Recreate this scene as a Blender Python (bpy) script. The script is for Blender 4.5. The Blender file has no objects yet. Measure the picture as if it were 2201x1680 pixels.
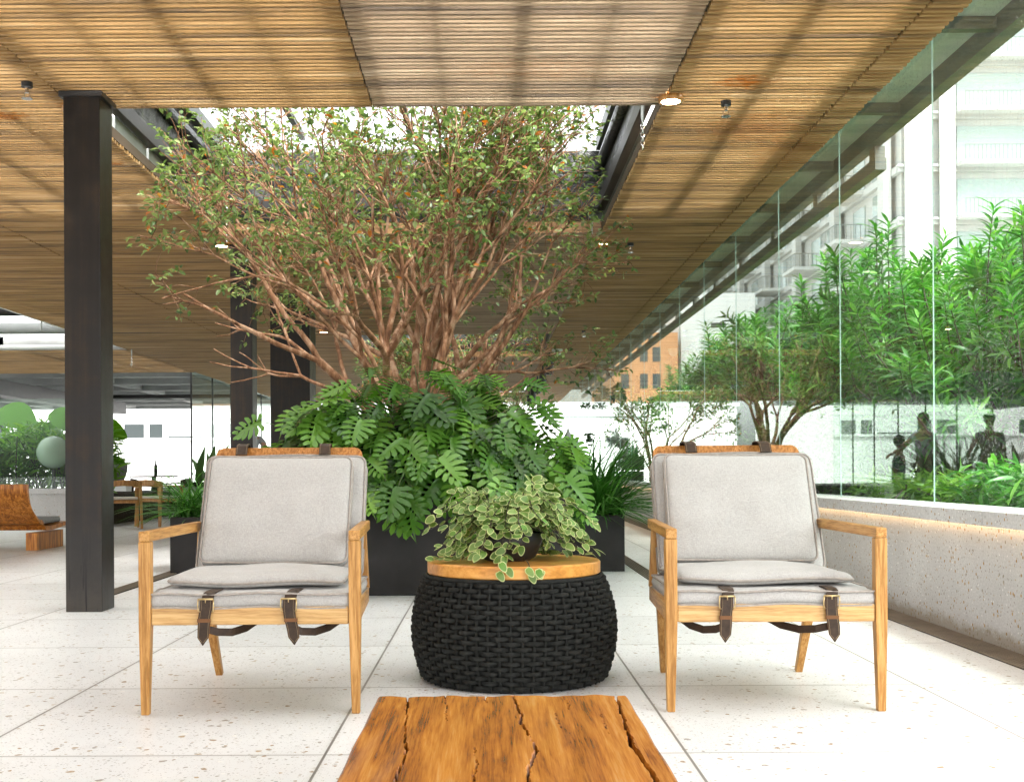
import bpy, math, random
import numpy as np
from mathutils import Vector, Matrix
R = math.radians
random.seed(7)
rng = np.random.default_rng(7)
sc = bpy.context.scene
col = sc.collection

# ------------------------------------------------------------------ camera, sky, sun, exposure
F, EYE = 2450.0, 0.82                      # focal length and eye level the place was measured with (2201 px wide picture)
cam = bpy.data.objects.new('camera', bpy.data.cameras.new('camera'))
col.objects.link(cam)
cam.location = (0, 0, EYE)
cam.rotation_euler = (R(90), 0.0055, 0)
cam.data.sensor_width = 36
cam.data.lens = 36 * F / 2201
cam.data.shift_x = 50.5 / 2201
cam.data.shift_y = 170 / 2201
cam.data.clip_start = 0.05
cam.data.clip_end = 2000
sc.camera = cam

SUN_EL, SUN_AZ = R(56), R(150)             # veiled sun behind the camera, to the right
world = bpy.data.worlds.new('World'); sc.world = world
world.use_nodes = True
wn, wl = world.node_tree.nodes, world.node_tree.links
sky = wn.new('ShaderNodeTexSky'); sky.sky_type = 'NISHITA'; sky.sun_disc = False
sky.sun_elevation = SUN_EL; sky.sun_rotation = SUN_AZ
sky.air_density = 1.0; sky.dust_density = 4.0; sky.ozone_density = 1.0
hs = wn.new('ShaderNodeHueSaturation'); hs.inputs['Saturation'].default_value = 0.15   # a white overcast
wl.new(sky.outputs[0], hs.inputs['Color'])
wl.new(hs.outputs[0], wn['Background'].inputs['Color'])
wn['Background'].inputs['Strength'].default_value = 0.15
sl = bpy.data.lights.new('sun', 'SUN'); sl.energy = 1.5; sl.angle = R(25); sl.color = (1.0, 0.975, 0.94)
sun = bpy.data.objects.new('sun', sl); col.objects.link(sun)
sd = Vector((math.sin(SUN_AZ) * math.cos(SUN_EL), math.cos(SUN_AZ) * math.cos(SUN_EL), math.sin(SUN_EL)))
sun.rotation_euler = sd.to_track_quat('Z', 'Y').to_euler()
sun.location = (4, 12, 12)
sc.view_settings.view_transform = 'Standard'
sc.view_settings.look = 'None'
sc.view_settings.gamma = 1
sc.view_settings.exposure = 2.5
sc.cycles.use_denoising = True
sc.cycles.max_bounces = 10
sc.cycles.diffuse_bounces = 5
sc.cycles.transparent_max_bounces = 24
sc.cycles.sample_clamp_indirect = 8

# ------------------------------------------------------------------ mesh helpers
class MB:
    def __init__(s): s.v, s.f, s.m = [], [], []
    def add(s, vs, fs, mi=0):
        b = len(s.v); s.v += [tuple(p) for p in vs]
        s.f += [tuple(i + b for i in f) for f in fs]; s.m += [mi] * len(fs); return s
    def box(s, x0, x1, y0, y1, z0, z1, mi=0):
        return s.add([(x0,y0,z0),(x1,y0,z0),(x1,y1,z0),(x0,y1,z0),(x0,y0,z1),(x1,y0,z1),(x1,y1,z1),(x0,y1,z1)],
                     [(0,3,2,1),(4,5,6,7),(0,1,5,4),(1,2,6,5),(2,3,7,6),(3,0,4,7)], mi)
    def bar(s, p0, p1, a0, b0, a1=None, b1=None, side=(1,0,0), mi=0):
        """box from p0 to p1, full widths a (along side) and b, optionally tapering"""
        a1 = a0 if a1 is None else a1; b1 = b0 if b1 is None else b1
        p0, p1 = Vector(p0), Vector(p1); d = (p1 - p0).normalized()
        u = Vector(side); u = (u - d * u.dot(d)).normalized(); w = d.cross(u)
        vs = []
        for p, a, b in ((p0, a0, b0), (p1, a1, b1)):
            for i, j in ((-1,-1),(1,-1),(1,1),(-1,1)): vs.append(p + u*(i*a/2) + w*(j*b/2))
        return s.add(vs, [(0,3,2,1),(4,5,6,7),(0,1,5,4),(1,2,6,5),(2,3,7,6),(3,0,4,7)], mi)
    def tube(s, pts, rad, n=8, closed=False, cap=True, mi=0, flat=1.0):
        pts = [Vector(p) for p in pts]; N = len(pts)
        if not hasattr(rad, '__len__'): rad = [rad] * N
        vs, fs = [], []
        u = None
        for i, p in enumerate(pts):
            a = pts[i-1] if (i or closed) else p
            b = pts[(i+1) % N] if (i < N-1 or closed) else p
            t = (b - a)
            t = t.normalized() if t.length > 1e-9 else Vector((0,0,1))
            if u is None: u = t.orthogonal().normalized()
            u = u - t * u.dot(t)
            u = u.normalized() if u.length > 1e-6 else t.orthogonal().normalized()
            w = t.cross(u)
            for k in range(n):
                a_ = 2*math.pi*k/n
                vs.append(p + u*(math.cos(a_)*rad[i]) + w*(math.sin(a_)*rad[i]*flat))
        for i in range(N if closed else N-1):
            j = (i+1) % N
            for k in range(n):
                l = (k+1) % n
                fs.append((i*n+k, i*n+l, j*n+l, j*n+k))
        if cap and not closed:
            fs.append(tuple(range(n-1, -1, -1))); fs.append(tuple((N-1)*n+k for k in range(n)))
        return s.add(vs, fs, mi)
    def lathe(s, prof, c=(0,0), n=32, mi=0, cap0=True, cap1=True):
        vs = [(c[0]+r*math.cos(2*math.pi*k/n), c[1]+r*math.sin(2*math.pi*k/n), z) for r, z in prof for k in range(n)]
        fs = [(i*n+k, i*n+(k+1)%n, (i+1)*n+(k+1)%n, (i+1)*n+k) for i in range(len(prof)-1) for k in range(n)]
        if cap0: fs.append(tuple(range(n-1, -1, -1)))
        if cap1: fs.append(tuple((len(prof)-1)*n+k for k in range(n)))
        return s.add(vs, fs, mi)
    def ball(s, c, r, n=12, m=8, mi=0, sz=1.0):
        prof = [(max(1e-4, r*math.sin(math.pi*i/m)), c[2]-sz*r*math.cos(math.pi*i/m)) for i in range(m+1)]
        return s.lathe(prof, (c[0], c[1]), n, mi)
    def strip(s, pts, w, side, t=0.003, mi=0):
        """flat strap following pts, width w along side, thickness t"""
        pts = [Vector(p) for p in pts]; N = len(pts); vs, fs = [], []
        if not hasattr(w, '__len__'): w = [w]*N
        for i, p in enumerate(pts):
            d = (pts[min(i+1,N-1)] - pts[max(i-1,0)]).normalized()
            sd_ = Vector(side[i] if isinstance(side, list) else side); sd_ = (sd_ - d*sd_.dot(d)).normalized(); nn = d.cross(sd_)
            for a, b in ((-1,-1),(1,-1),(1,1),(-1,1)): vs.append(p + sd_*(a*w[i]/2) + nn*(b*t/2))
        for i in range(N-1):
            for k in range(4):
                l = (k+1) % 4; fs.append((i*4+k, i*4+l, i*4+4+l, i*4+4+k))
        fs.append((3,2,1,0)); fs.append(tuple((N-1)*4+k for k in range(4)))
        return s.add(vs, fs, mi)
    def build(s, name, mats, parent=None, smooth=False, bevel=0.0, seg=2):
        me = bpy.data.meshes.new(name); me.from_pydata(s.v, [], s.f)
        return finish(me, name, mats, parent, smooth, bevel, s.m, seg)

def finish(me, name, mats, parent=None, smooth=False, bevel=0.0, mi=None, seg=2):
    for m in (mats if isinstance(mats, (list, tuple)) else [mats]): me.materials.append(m)
    if mi is not None and len(me.materials) > 1: me.polygons.foreach_set('material_index', np.array(mi, dtype=np.int32))
    if smooth: me.polygons.foreach_set('use_smooth', np.ones(len(me.polygons), dtype=bool))
    me.update()
    o = bpy.data.objects.new(name, me); col.objects.link(o)
    if parent: o.parent = parent
    if bevel:
        b = o.modifiers.new('bevel', 'BEVEL'); b.width = bevel; b.segments = seg; b.limit_method = 'ANGLE'; b.angle_limit = R(40)
    return o

def tag(o, label=None, cat=None, group=None, kind=None):
    if label: o['label'] = label
    if cat: o['category'] = cat
    if group: o['group'] = group
    if kind: o['kind'] = kind
    return o
def thing(name, label, cat, loc=(0,0,0), rz=0.0, group=None):
    o = bpy.data.objects.new(name, None); col.objects.link(o)
    o.empty_display_size = 0.1
    o.location = loc; o.rotation_euler = (0, 0, rz)
    return tag(o, label, cat, group)
def copy_tree(o, parent=None):
    c = o.copy(); col.objects.link(c)
    if parent: c.parent = parent
    for ch in list(o.children): copy_tree(ch, c)
    return c

# template scattering ----------------------------------------------------------
def frame(d, up=(0,0,1), roll=0.0):
    d = Vector(d).normalized(); up = Vector(up)
    x = d.cross(up)
    if x.length < 1e-4: x = d.orthogonal()
    x.normalize(); z = x.cross(d)
    if roll:
        c, s_ = math.cos(roll), math.sin(roll); x, z = x*c + z*s_, z*c - x*s_
    return x, d, z
def scatter(name, tpl, items, mats, parent=None, smooth=True):
    V, Fc, M = tpl; V = np.array(V); n = len(V); k = len(items)
    P = np.array([tuple(i[0]) for i in items]); X = np.array([tuple(i[1][0]) for i in items])
    Y = np.array([tuple(i[1][1]) for i in items]); Z = np.array([tuple(i[1][2]) for i in items])
    S = np.array([i[2] for i in items])[:, None, None]
    W = P[:, None, :] + S*(V[None,:,0:1]*X[:,None,:] + V[None,:,1:2]*Y[:,None,:] + V[None,:,2:3]*Z[:,None,:])
    me = bpy.data.meshes.new(name)
    faces = [tuple(a + b for a in f) for b in range(0, n*k, n) for f in Fc]
    me.from_pydata(W.reshape(-1, 3).tolist(), [], faces)
    return finish(me, name, mats, parent, smooth, 0, M * k)

def blade_tpl(rows, fold=0.25, droop=0.2, L=1.0):
    """rows: (t, halfwidth); leaf along +Y, normal +Z"""
    V, Fc = [], []
    for t, w in rows:
        z = -droop * t * t
        V += [(-w, t*L, z + fold*w), (0, t*L, z), (w, t*L, z + fold*w)]
    for i in range(len(rows)-1):
        a = i*3; Fc += [(a, a+1, a+4, a+3), (a+1, a+2, a+5, a+4)]
    return V, Fc, [0]*len(Fc)
LEAF_SMALL = blade_tpl([(0,.02),(.35,.24),(.7,.2),(1,.01)], .3, .15)
LEAF_LONG = blade_tpl([(0,.02),(.3,.09),(.65,.085),(1,.004)], .3, .28)
LEAF_ROUND = blade_tpl([(0,.05),(.06,.2),(.15,.31),(.28,.39),(.42,.42),(.58,.39),(.72,.32),(.85,.22),(.94,.12),(1,.01)], .15, .25)
GRASS = blade_tpl([(0,.012),(.3,.012),(.55,.010),(.8,.007),(1,.001)], .3, .62)

def lobed_tpl(nl=6):
    """philodendron leaf: a mid blade with long finger lobes; unit length along +Y"""
    V, Fc = [], []
    E = []                                                     # edge points left/mid/right
    for i in range(nl+1):
        t = i/nl; y = .05 + .80*t; w = .085*(1-t)**.6 + .022
        z = -.13*t*t
        V += [(-w, y, z+.03*(1-t)), (0, y, z), (w, y, z+.03*(1-t))]
    for i in range(nl):
        a = i*3; Fc += [(a,a+1,a+4,a+3),(a+1,a+2,a+5,a+4)]
    for sgn, c in ((-1,0),(1,2)):
        for i in range(nl):
            t = (i+.5)/nl
            ang = R(128 - 100*t**.8)                           # from the +Y axis
            ln = (.28, .38, .40, .36, .29, .22)[i]
            a = Vector(V[i*3+c]); b = Vector(V[(i+1)*3+c])
            if i < nl-1: b = a.lerp(b, .88)
            d = Vector((sgn*math.sin(ang), math.cos(ang), 0)); n = Vector((-d.y*sgn, d.x*sgn, 0))
            m = (a+b)/2; hw = (b-a).length*.5
            d2 = Vector((sgn*math.sin(ang*.86), math.cos(ang*.86), .02))
            d3 = Vector((sgn*math.sin(ang*.72), math.cos(ang*.72), -.20))
            m1 = m + d*ln*.45; m2 = m1 + d2*ln*.33; m3 = m2 + d3*ln*.22
            perp = Vector((d.y, -d.x, 0)) * (1 if sgn < 0 else -1)
            w1, w2 = .066, .058
            base = len(V)
            V += [tuple(m1 - perp*w1), tuple(m1 + perp*w1), tuple(m2 - perp*w2), tuple(m2 + perp*w2), tuple(m3)]
            ia, ib = i*3+c, None
            V.append(tuple(b)); ib = len(V)-1
            lo, hi = (ib, ia)
            # order so that the lobe does not twist
            if (Vector(V[base]) - a).length > (Vector(V[base+1]) - a).length: q0, q1, q2, q3 = base+1, base, base+3, base+2
            else: q0, q1, q2, q3 = base, base+1, base+2, base+3
            Fc += [(ia, ib, q1, q0), (q0, q1, q3, q2), (q2, q3, base+4)]
    # end lobe
    a = nl*3; V.append((0, 1.04, -.34)); Fc += [(a, a+1, len(V)-1), (a+1, a+2, len(V)-1)]
    return V, Fc, [0]*len(Fc)
LOBED = lobed_tpl()

def heart_tpl():
    V, Fc, M = [(0, .45, .02)], [], []
    n = 14
    for sc_, z in ((.84, .03), (1.0, .0)):
        for k in range(n):
            a = 2*math.pi*k/n
            w = .36*math.sin(a); y = .48 - .5*math.cos(a)
            w *= (1.12 - .45*(y)) if y > .2 else 1.0
            if k == 0: y = .05
            V.append((w*sc_, .45 + (y-.45)*sc_, z + .10*abs(w)*sc_ - .25*max(0, y-.4)**2))
    for k in range(n):
        l = (k+1) % n
        Fc.append((0, 1+k, 1+l)); M.append(0)
        Fc.append((1+k, 1+n+k, 1+n+l, 1+l)); M.append(1)
    return V, Fc, M
HEART = heart_tpl()

# ------------------------------------------------------------------ materials
def mat(name):
    m = bpy.data.materials.new(name); m.use_nodes = True
    n = m.node_tree.nodes; l = m.node_tree.links
    return m, n, l, n['Principled BSDF']
def setp(p, col_=None, rough=None, spec=None, metal=None):
    if col_ is not None: p.inputs['Base Color'].default_value = (*col_, 1)
    if rough is not None: p.inputs['Roughness'].default_value = rough
    if spec is not None: p.inputs['Specular IOR Level'].default_value = spec
    if metal is not None: p.inputs['Metallic'].default_value = metal
def ramp(n, stops, interp='LINEAR'):
    r = n.new('ShaderNodeValToRGB'); cr = r.color_ramp; cr.interpolation = interp
    while len(cr.elements) > 1: cr.elements.remove(cr.elements[-1])
    cr.elements[0].position = stops[0][0]; cr.elements[0].color = (*stops[0][1], 1)
    for p, c in stops[1:]:
        e = cr.elements.new(p); e.color = (*c, 1)
    return r
def coords(n, l, scale=(1,1,1), kind='Object'):
    tc = n.new('ShaderNodeTexCoord'); mp = n.new('ShaderNodeMapping'); mp.inputs['Scale'].default_value = scale
    l.new(tc.outputs[kind], mp.inputs['Vector']); return mp.outputs[0]
def noise(n, l, vec, scale, detail=4, rough=.55, dist=0):
    t = n.new('ShaderNodeTexNoise'); t.inputs['Scale'].default_value = scale; t.inputs['Detail'].default_value = detail
    t.inputs['Roughness'].default_value = rough; t.inputs['Distortion'].default_value = dist
    if vec is not None: l.new(vec, t.inputs['Vector'])
    return t
def bump(n, l, p, h, strength=.2, dist=.01):
    b = n.new('ShaderNodeBump'); b.inputs['Strength'].default_value = strength; b.inputs['Distance'].default_value = dist
    l.new(h, b.inputs['Height']); l.new(b.outputs[0], p.inputs['Normal'])
def mix(n, l, a, b, f, mode='MIX'):
    m = n.new('ShaderNodeMix'); m.data_type = 'RGBA'; m.blend_type = mode
    for s_, v in ((6, a), (7, b)):
        if isinstance(v, tuple): m.inputs[s_].default_value = (*v, 1)
        else: l.new(v, m.inputs[s_])
    if isinstance(f, (int, float)): m.inputs[0].default_value = f
    else: l.new(f, m.inputs[0])
    return m.outputs[2]
def mth(n, l, op, a, b=None, c=None):
    m = n.new('ShaderNodeMath'); m.operation = op
    for i, v in enumerate((a, b, c)):
        if v is None: continue
        if isinstance(v, (int, float)): m.inputs[i].default_value = v
        else: l.new(v, m.inputs[i])
    return m.outputs[0]

def plain(name, c, rough=.5, spec=.5, metal=0, var=.0, vs=6, bmp=0, bs=80):
    m, n, l, p = mat(name); setp(p, c, rough, spec, metal)
    if var:
        v = coords(n, l); t = noise(n, l, v, vs, 5)
        a = tuple(x*(1-var) for x in c); b = tuple(min(1, x*(1+var)) for x in c)
        r = ramp(n, [(.3, a), (.7, b)]); l.new(t.outputs['Fac'], r.inputs[0]); l.new(r.outputs[0], p.inputs['Base Color'])
    if bmp:
        v = coords(n, l); t = noise(n, l, v, bs, 4); bump(n, l, p, t.outputs['Fac'], bmp, .004)
    return m

def wood(name, cols, axis='X', k=3.0, stretch=14, rough=.42, bmp=.12, island=0.0):
    m, n, l, p = mat(name)
    s = {'X': (1, stretch, stretch), 'Y': (stretch, 1, stretch), 'Z': (stretch, stretch, 1)}[axis]
    v = coords(n, l, s)
    t = noise(n, l, v, k, 6, .65, .9); t2 = noise(n, l, v, k*4, 4, .65, .3)
    f = mth(n, l, 'ADD', mth(n, l, 'MULTIPLY', t.outputs['Fac'], .60), mth(n, l, 'MULTIPLY', t2.outputs['Fac'], .40))
    r = ramp(n, [(.36, tuple(c*.8 for c in cols[0])), (.44, cols[0]), (.52, cols[1]), (.62, cols[2])]); l.new(f, r.inputs[0])
    out = r.outputs[0]
    if island:
        g = n.new('ShaderNodeNewGeometry'); h = n.new('ShaderNodeHueSaturation')
        l.new(mth(n, l, 'ADD', mth(n, l, 'MULTIPLY', g.outputs['Random Per Island'], island), 1-island/2), h.inputs['Value'])
        l.new(out, h.inputs['Color']); out = h.outputs[0]
    l.new(out, p.inputs['Base Color']); setp(p, None, rough, .4)
    bump(n, l, p, f, bmp, .003)
    return m

PALE = [(.33,.15,.03), (.47,.24,.065), (.58,.33,.11)]
PALEX = [(.40,.22,.075), (.53,.32,.12), (.62,.40,.175)]
M_LEG = wood('pale_wood_legs', PALE, 'Z', 3, 16)
M_ARM = wood('pale_wood_arms', PALE, 'Y', 3, 16)
M_RAIL = wood('pale_wood_rails', PALEX, 'X', 3, 16)
M_VENEER = wood('brown_veneer', [(.26,.10,.02), (.42,.18,.045), (.52,.25,.08)], 'Z', 4, 20, .35)
M_DISC = wood('honey_wood', [(.52,.22,.04), (.66,.31,.07), (.74,.39,.11)], 'X', 2.2, 7, .28, .05)
M_BENCH = wood('orange_bench_wood', [(.24,.075,.012), (.50,.19,.03), (.66,.30,.07)], 'Z', 1.6, 15, .3)
M_OAK = wood('dining_oak', [(.30,.14,.035), (.42,.20,.06), (.50,.27,.09)], 'Z', 3, 10)

def slat_material():
    m, n, l, p = mat('weathered_slats')
    tc = n.new('ShaderNodeTexCoord')
    mp = n.new('ShaderNodeMapping'); mp.inputs['Scale'].default_value = (.55, 5.5, 2); l.new(tc.outputs['Object'], mp.inputs['Vector'])
    t = noise(n, l, mp.outputs[0], 1.6, 7, .62, .4)
    mp2 = n.new('ShaderNodeMapping'); mp2.inputs['Scale'].default_value = (.8, 45, 30); l.new(tc.outputs['Object'], mp2.inputs['Vector'])
    t2 = noise(n, l, mp2.outputs[0], 1.5, 5, .65)
    g = n.new('ShaderNodeNewGeometry')
    f = mth(n, l, 'ADD', mth(n, l, 'MULTIPLY', t.outputs['Fac'], .50), mth(n, l, 'MULTIPLY', t2.outputs['Fac'], .34))
    f = mth(n, l, 'ADD', f, mth(n, l, 'MULTIPLY', g.outputs['Random Per Island'], .12))
    r = ramp(n, [(.30, (.085,.068,.052)), (.38, (.18,.115,.058)), (.47, (.33,.20,.082)), (.56, (.45,.29,.135)), (.68, (.52,.39,.24))])
    l.new(f, r.inputs[0])
    sx = n.new('ShaderNodeSeparateXYZ'); l.new(tc.outputs['Object'], sx.inputs[0])
    greyed = mth(n, l, 'MULTIPLY', mth(n, l, 'GREATER_THAN', sx.outputs[0], -.703), mth(n, l, 'LESS_THAN', sx.outputs[0], 1.08))   # the middle boards have weathered greyer
    hv = n.new('ShaderNodeHueSaturation'); l.new(r.outputs[0], hv.inputs['Color']); l.new(mth(n, l, 'SUBTRACT', 1.04, mth(n, l, 'MULTIPLY', greyed, .30)), hv.inputs['Saturation'])
    out = hv.outputs[0]
    # rusty water stains with a shape of their own
    sep = n.new('ShaderNodeSeparateXYZ'); l.new(tc.outputs['Object'], sep.inputs[0])
    tn = noise(n, l, tc.outputs['Object'], 14, 6, .7)
    for (cx, cy, rx, ry, a) in ((1.50, 6.62, .20, .13, 1.0), (-3.05, 7.18, .18, .10, 1.0), (1.75, 7.5, .42, .40, .42), (2.15, 8.1, .3, .6, .35), (-2.7, 8.3, .08, .06, .8), (.3, 6.4, .5, .2, .25)):
        dx = mth(n, l, 'DIVIDE', mth(n, l, 'SUBTRACT', sep.outputs[0], cx), rx)
        dy = mth(n, l, 'DIVIDE', mth(n, l, 'SUBTRACT', sep.outputs[1], cy), ry)
        d = mth(n, l, 'ADD', mth(n, l, 'MULTIPLY', dx, dx), mth(n, l, 'MULTIPLY', dy, dy))
        k = mth(n, l, 'SUBTRACT', mth(n, l, 'ADD', 1.0, mth(n, l, 'MULTIPLY', mth(n, l, 'SUBTRACT', tn.outputs['Fac'], .5), 3.2)), d)
        k = mth(n, l, 'MULTIPLY', mth(n, l, 'MINIMUM', mth(n, l, 'MAXIMUM', k, 0), 1), a)
        out = mix(n, l, out, (.27,.09,.007), k)
    l.new(out, p.inputs['Base Color']); setp(p, None, .6, .25)
    return m
M_SLAT = slat_material()

def floor_material():
    m, n, l, p = mat('white_terrazzo')
    tc = n.new('ShaderNodeTexCoord'); v = tc.outputs['Object']
    base = noise(n, l, v, 1.1, 5, .6)
    r = ramp(n, [(.3, (.715,.725,.725)), (.7, (.80,.81,.81))]); l.new(base.outputs['Fac'], r.inputs[0])
    fine = noise(n, l, v, 120, 3, .7)
    out = mix(n, l, r.outputs[0], (.50,.50,.48), mth(n, l, 'MULTIPLY', mth(n, l, 'MAXIMUM', mth(n, l, 'SUBTRACT', fine.outputs['Fac'], .58), 0), 2.6))
    warp = noise(n, l, v, 30, 2)
    for sc_, gate, rad, cols in ((36, .925, .29, [(0, (.30,.19,.08)), (.45, (.30,.27,.22)), (.7, (.42,.30,.16)), (.9, (.85,.84,.8))]),
                                 (75, .87, .28, [(0, (.36,.35,.33)), (.6, (.46,.42,.36)), (.9, (.88,.87,.84))]),
                                 (160, .82, .30, [(0, (.46,.45,.43)), (.8, (.60,.58,.54))])):
        vv = n.new('ShaderNodeVectorMath'); vv.operation = 'MULTIPLY_ADD'
        l.new(warp.outputs['Color'], vv.inputs[0]); vv.inputs[1].default_value = (.9/sc_,)*3; l.new(v, vv.inputs[2])
        vo = n.new('ShaderNodeTexVoronoi'); vo.voronoi_dimensions = '2D'; vo.inputs['Scale'].default_value = sc_; l.new(vv.outputs[0], vo.inputs['Vector'])
        sp = n.new('ShaderNodeSeparateXYZ'); l.new(vo.outputs['Color'], sp.inputs[0])
        k = mth(n, l, 'MULTIPLY', mth(n, l, 'GREATER_THAN', sp.outputs[0], gate), mth(n, l, 'LESS_THAN', vo.outputs['Distance'], mth(n, l, 'MULTIPLY', mth(n, l, 'ADD', sp.outputs[1], .35), rad)))
        cr = ramp(n, cols, 'CONSTANT'); l.new(sp.outputs[2], cr.inputs[0])
        out = mix(n, l, out, cr.outputs[0], k)
    sep = n.new('ShaderNodeSeparateXYZ'); l.new(v, sep.inputs[0])
    jo = None; gr = None
    for ch, off, step, w in ((0, -2.57, 1.046, .0042), (1, 4.32, 1.022, .0030)):
        fr = mth(n, l, 'FRACT', mth(n, l, 'DIVIDE', mth(n, l, 'ADD', mth(n, l, 'SUBTRACT', sep.outputs[ch], off), 100*step), step))
        d = mth(n, l, 'MULTIPLY', mth(n, l, 'MINIMUM', fr, mth(n, l, 'SUBTRACT', 1, fr)), step)
        k = mth(n, l, 'LESS_THAN', d, w)
        jo = k if jo is None else mth(n, l, 'MAXIMUM', jo, k)
        g2 = mth(n, l, 'MAXIMUM', mth(n, l, 'SUBTRACT', 1, mth(n, l, 'DIVIDE', d, .022)), 0); gr = g2 if gr is None else mth(n, l, 'MAXIMUM', gr, g2)
    ids = []
    for ch, off, step in ((0, -2.57, 1.046), (1, 4.32, 1.022)):
        ids.append(mth(n, l, 'FLOOR', mth(n, l, 'DIVIDE', mth(n, l, 'ADD', mth(n, l, 'SUBTRACT', sep.outputs[ch], off), 100*step), step)))
    cx = n.new('ShaderNodeCombineXYZ'); l.new(ids[0], cx.inputs[0]); l.new(ids[1], cx.inputs[1])
    wnz = n.new('ShaderNodeTexWhiteNoise'); wnz.noise_dimensions = '2D'; l.new(cx.outputs[0], wnz.inputs['Vector'])
    hv = n.new('ShaderNodeHueSaturation'); l.new(mth(n, l, 'ADD', .93, mth(n, l, 'MULTIPLY', wnz.outputs['Value'], .09)), hv.inputs['Value']); l.new(out, hv.inputs['Color']); out = hv.outputs[0]
    sc1 = noise(n, l, v, 4.5, 8, .72); out = mix(n, l, out, (.46,.45,.43), mth(n, l, 'MINIMUM', mth(n, l, 'MULTIPLY', mth(n, l, 'MAXIMUM', mth(n, l, 'SUBTRACT', sc1.outputs['Fac'], .56), 0), 1.6), .22))
    out = mix(n, l, out, (.40,.38,.34), mth(n, l, 'MULTIPLY', gr, mth(n, l, 'MULTIPLY', sc1.outputs['Fac'], .40)))
    out = mix(n, l, out, (.22,.21,.19), jo)
    l.new(out, p.inputs['Base Color'])
    rr = noise(n, l, v, 2.3, 4); rm = mth(n, l, 'ADD', .22, mth(n, l, 'MULTIPLY', rr.outputs['Fac'], .22))
    l.new(rm, p.inputs['Roughness']); setp(p, None, None, .35)
    b = n.new('ShaderNodeBump'); b.inputs['Strength'].default_value = .5; b.inputs['Distance'].default_value = .003; b.invert = True
    l.new(jo, b.inputs['Height']); l.new(b.outputs[0], p.inputs['Normal'])
    return m
M_FLOOR = floor_material()

def concrete_material():
    m, n, l, p = mat('speckled_concrete')
    tc = n.new('ShaderNodeTexCoord'); v = tc.outputs['Object']
    b0 = noise(n, l, v, 2.2, 6, .65); r = ramp(n, [(.3, (.52,.517,.515)), (.7, (.63,.628,.622))]); l.new(b0.outputs['Fac'], r.inputs[0])
    f0 = noise(n, l, v, 90, 4, .7); r2 = ramp(n, [(.35, (.75,.75,.75)), (.65, (1,1,1))]); l.new(f0.outputs['Fac'], r2.inputs[0])
    out = mix(n, l, r.outputs[0], r2.outputs[0], 1.0, 'MULTIPLY')
    for sc_, gate, rad, cols in ((44, .905, .26, [(0, (.30,.17,.05)), (.5, (.40,.24,.08)), (.8, (.28,.25,.2))]), (85, .86, .3, [(0, (.27,.25,.22)), (.5, (.36,.26,.14)), (.8, (.78,.77,.74))])):
        mp = n.new('ShaderNodeMapping'); mp.inputs['Scale'].default_value = (1, 1, .75); l.new(v, mp.inputs['Vector'])
        vo = n.new('ShaderNodeTexVoronoi'); vo.inputs['Scale'].default_value = sc_; l.new(mp.outputs[0], vo.inputs['Vector'])
        sp = n.new('ShaderNodeSeparateXYZ'); l.new(vo.outputs['Color'], sp.inputs[0])
        k = mth(n, l, 'MULTIPLY', mth(n, l, 'GREATER_THAN', sp.outputs[0], gate), mth(n, l, 'LESS_THAN', vo.outputs['Distance'], rad))
        cr = ramp(n, cols, 'CONSTANT'); l.new(sp.outputs[2], cr.inputs[0]); out = mix(n, l, out, cr.outputs[0], k)
    # damp brown soiling along the foot
    sep = n.new('ShaderNodeSeparateXYZ'); l.new(v, sep.inputs[0]); dn = noise(n, l, v, 9, 6, .7)
    k = mth(n, l, 'SUBTRACT', mth(n, l, 'MULTIPLY', dn.outputs['Fac'], .16), sep.outputs[2])
    k = mth(n, l, 'MINIMUM', mth(n, l, 'MAXIMUM', mth(n, l, 'MULTIPLY', k, 14), 0), .6)
    out = mix(n, l, out, (.25,.19,.12), k)
    l.new(out, p.inputs['Base Color']); setp(p, None, .75, .3); bump(n, l, p, f0.outputs['Fac'], .2, .003)
    return m
M_CONC = concrete_material()

def linen_material():
    m, n, l, p = mat('grey_linen')
    tc = n.new('ShaderNodeTexCoord'); v = tc.outputs['Object']
    t = noise(n, l, v, 260, 3, .7); t1 = noise(n, l, v, 7, 4)
    mp = n.new('ShaderNodeMapping'); mp.inputs['Scale'].default_value = (1, .25, .25); l.new(v, mp.inputs['Vector'])
    w1 = noise(n, l, mp.outputs[0], 330, 2); mp2 = n.new('ShaderNodeMapping'); mp2.inputs['Scale'].default_value = (.25, 1, 1); l.new(v, mp2.inputs['Vector'])
    w2 = noise(n, l, mp2.outputs[0], 330, 2)
    f = mth(n, l, 'ADD', mth(n, l, 'MULTIPLY', w1.outputs['Fac'], .5), mth(n, l, 'MULTIPLY', w2.outputs['Fac'], .5))
    g = mth(n, l, 'ADD', mth(n, l, 'MULTIPLY', f, .45), mth(n, l, 'ADD', mth(n, l, 'MULTIPLY', t.outputs['Fac'], .40), mth(n, l, 'MULTIPLY', t1.outputs['Fac'], .15)))
    r = ramp(n, [(.38, (.325,.315,.30)), (.5, (.40,.389,.372)), (.62, (.46,.450,.433))]); l.new(g, r.inputs[0])
    l.new(r.outputs[0], p.inputs['Base Color']); setp(p, None, .9, .15)
    p.inputs['Sheen Weight'].default_value = .15
    cr_ = noise(n, l, v, 8, 3, .5, 1.6); hh = mth(n, l, 'ADD', mth(n, l, 'MULTIPLY', cr_.outputs['Fac'], 5), g)
    bump(n, l, p, hh, .45, .0022)
    return m
M_LINEN = linen_material()
M_PIPING = plain('linen_piping', (.33,.30,.27), .9, .1, var=.15, vs=60)
M_LEATHER = plain('dark_brown_leather', (.040,.023,.013), .5, .3, var=.35, vs=50, bmp=.3, bs=300)
M_LEATHER_E = plain('leather_raw_edge', (.16,.07,.025), .6, .3)
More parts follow.
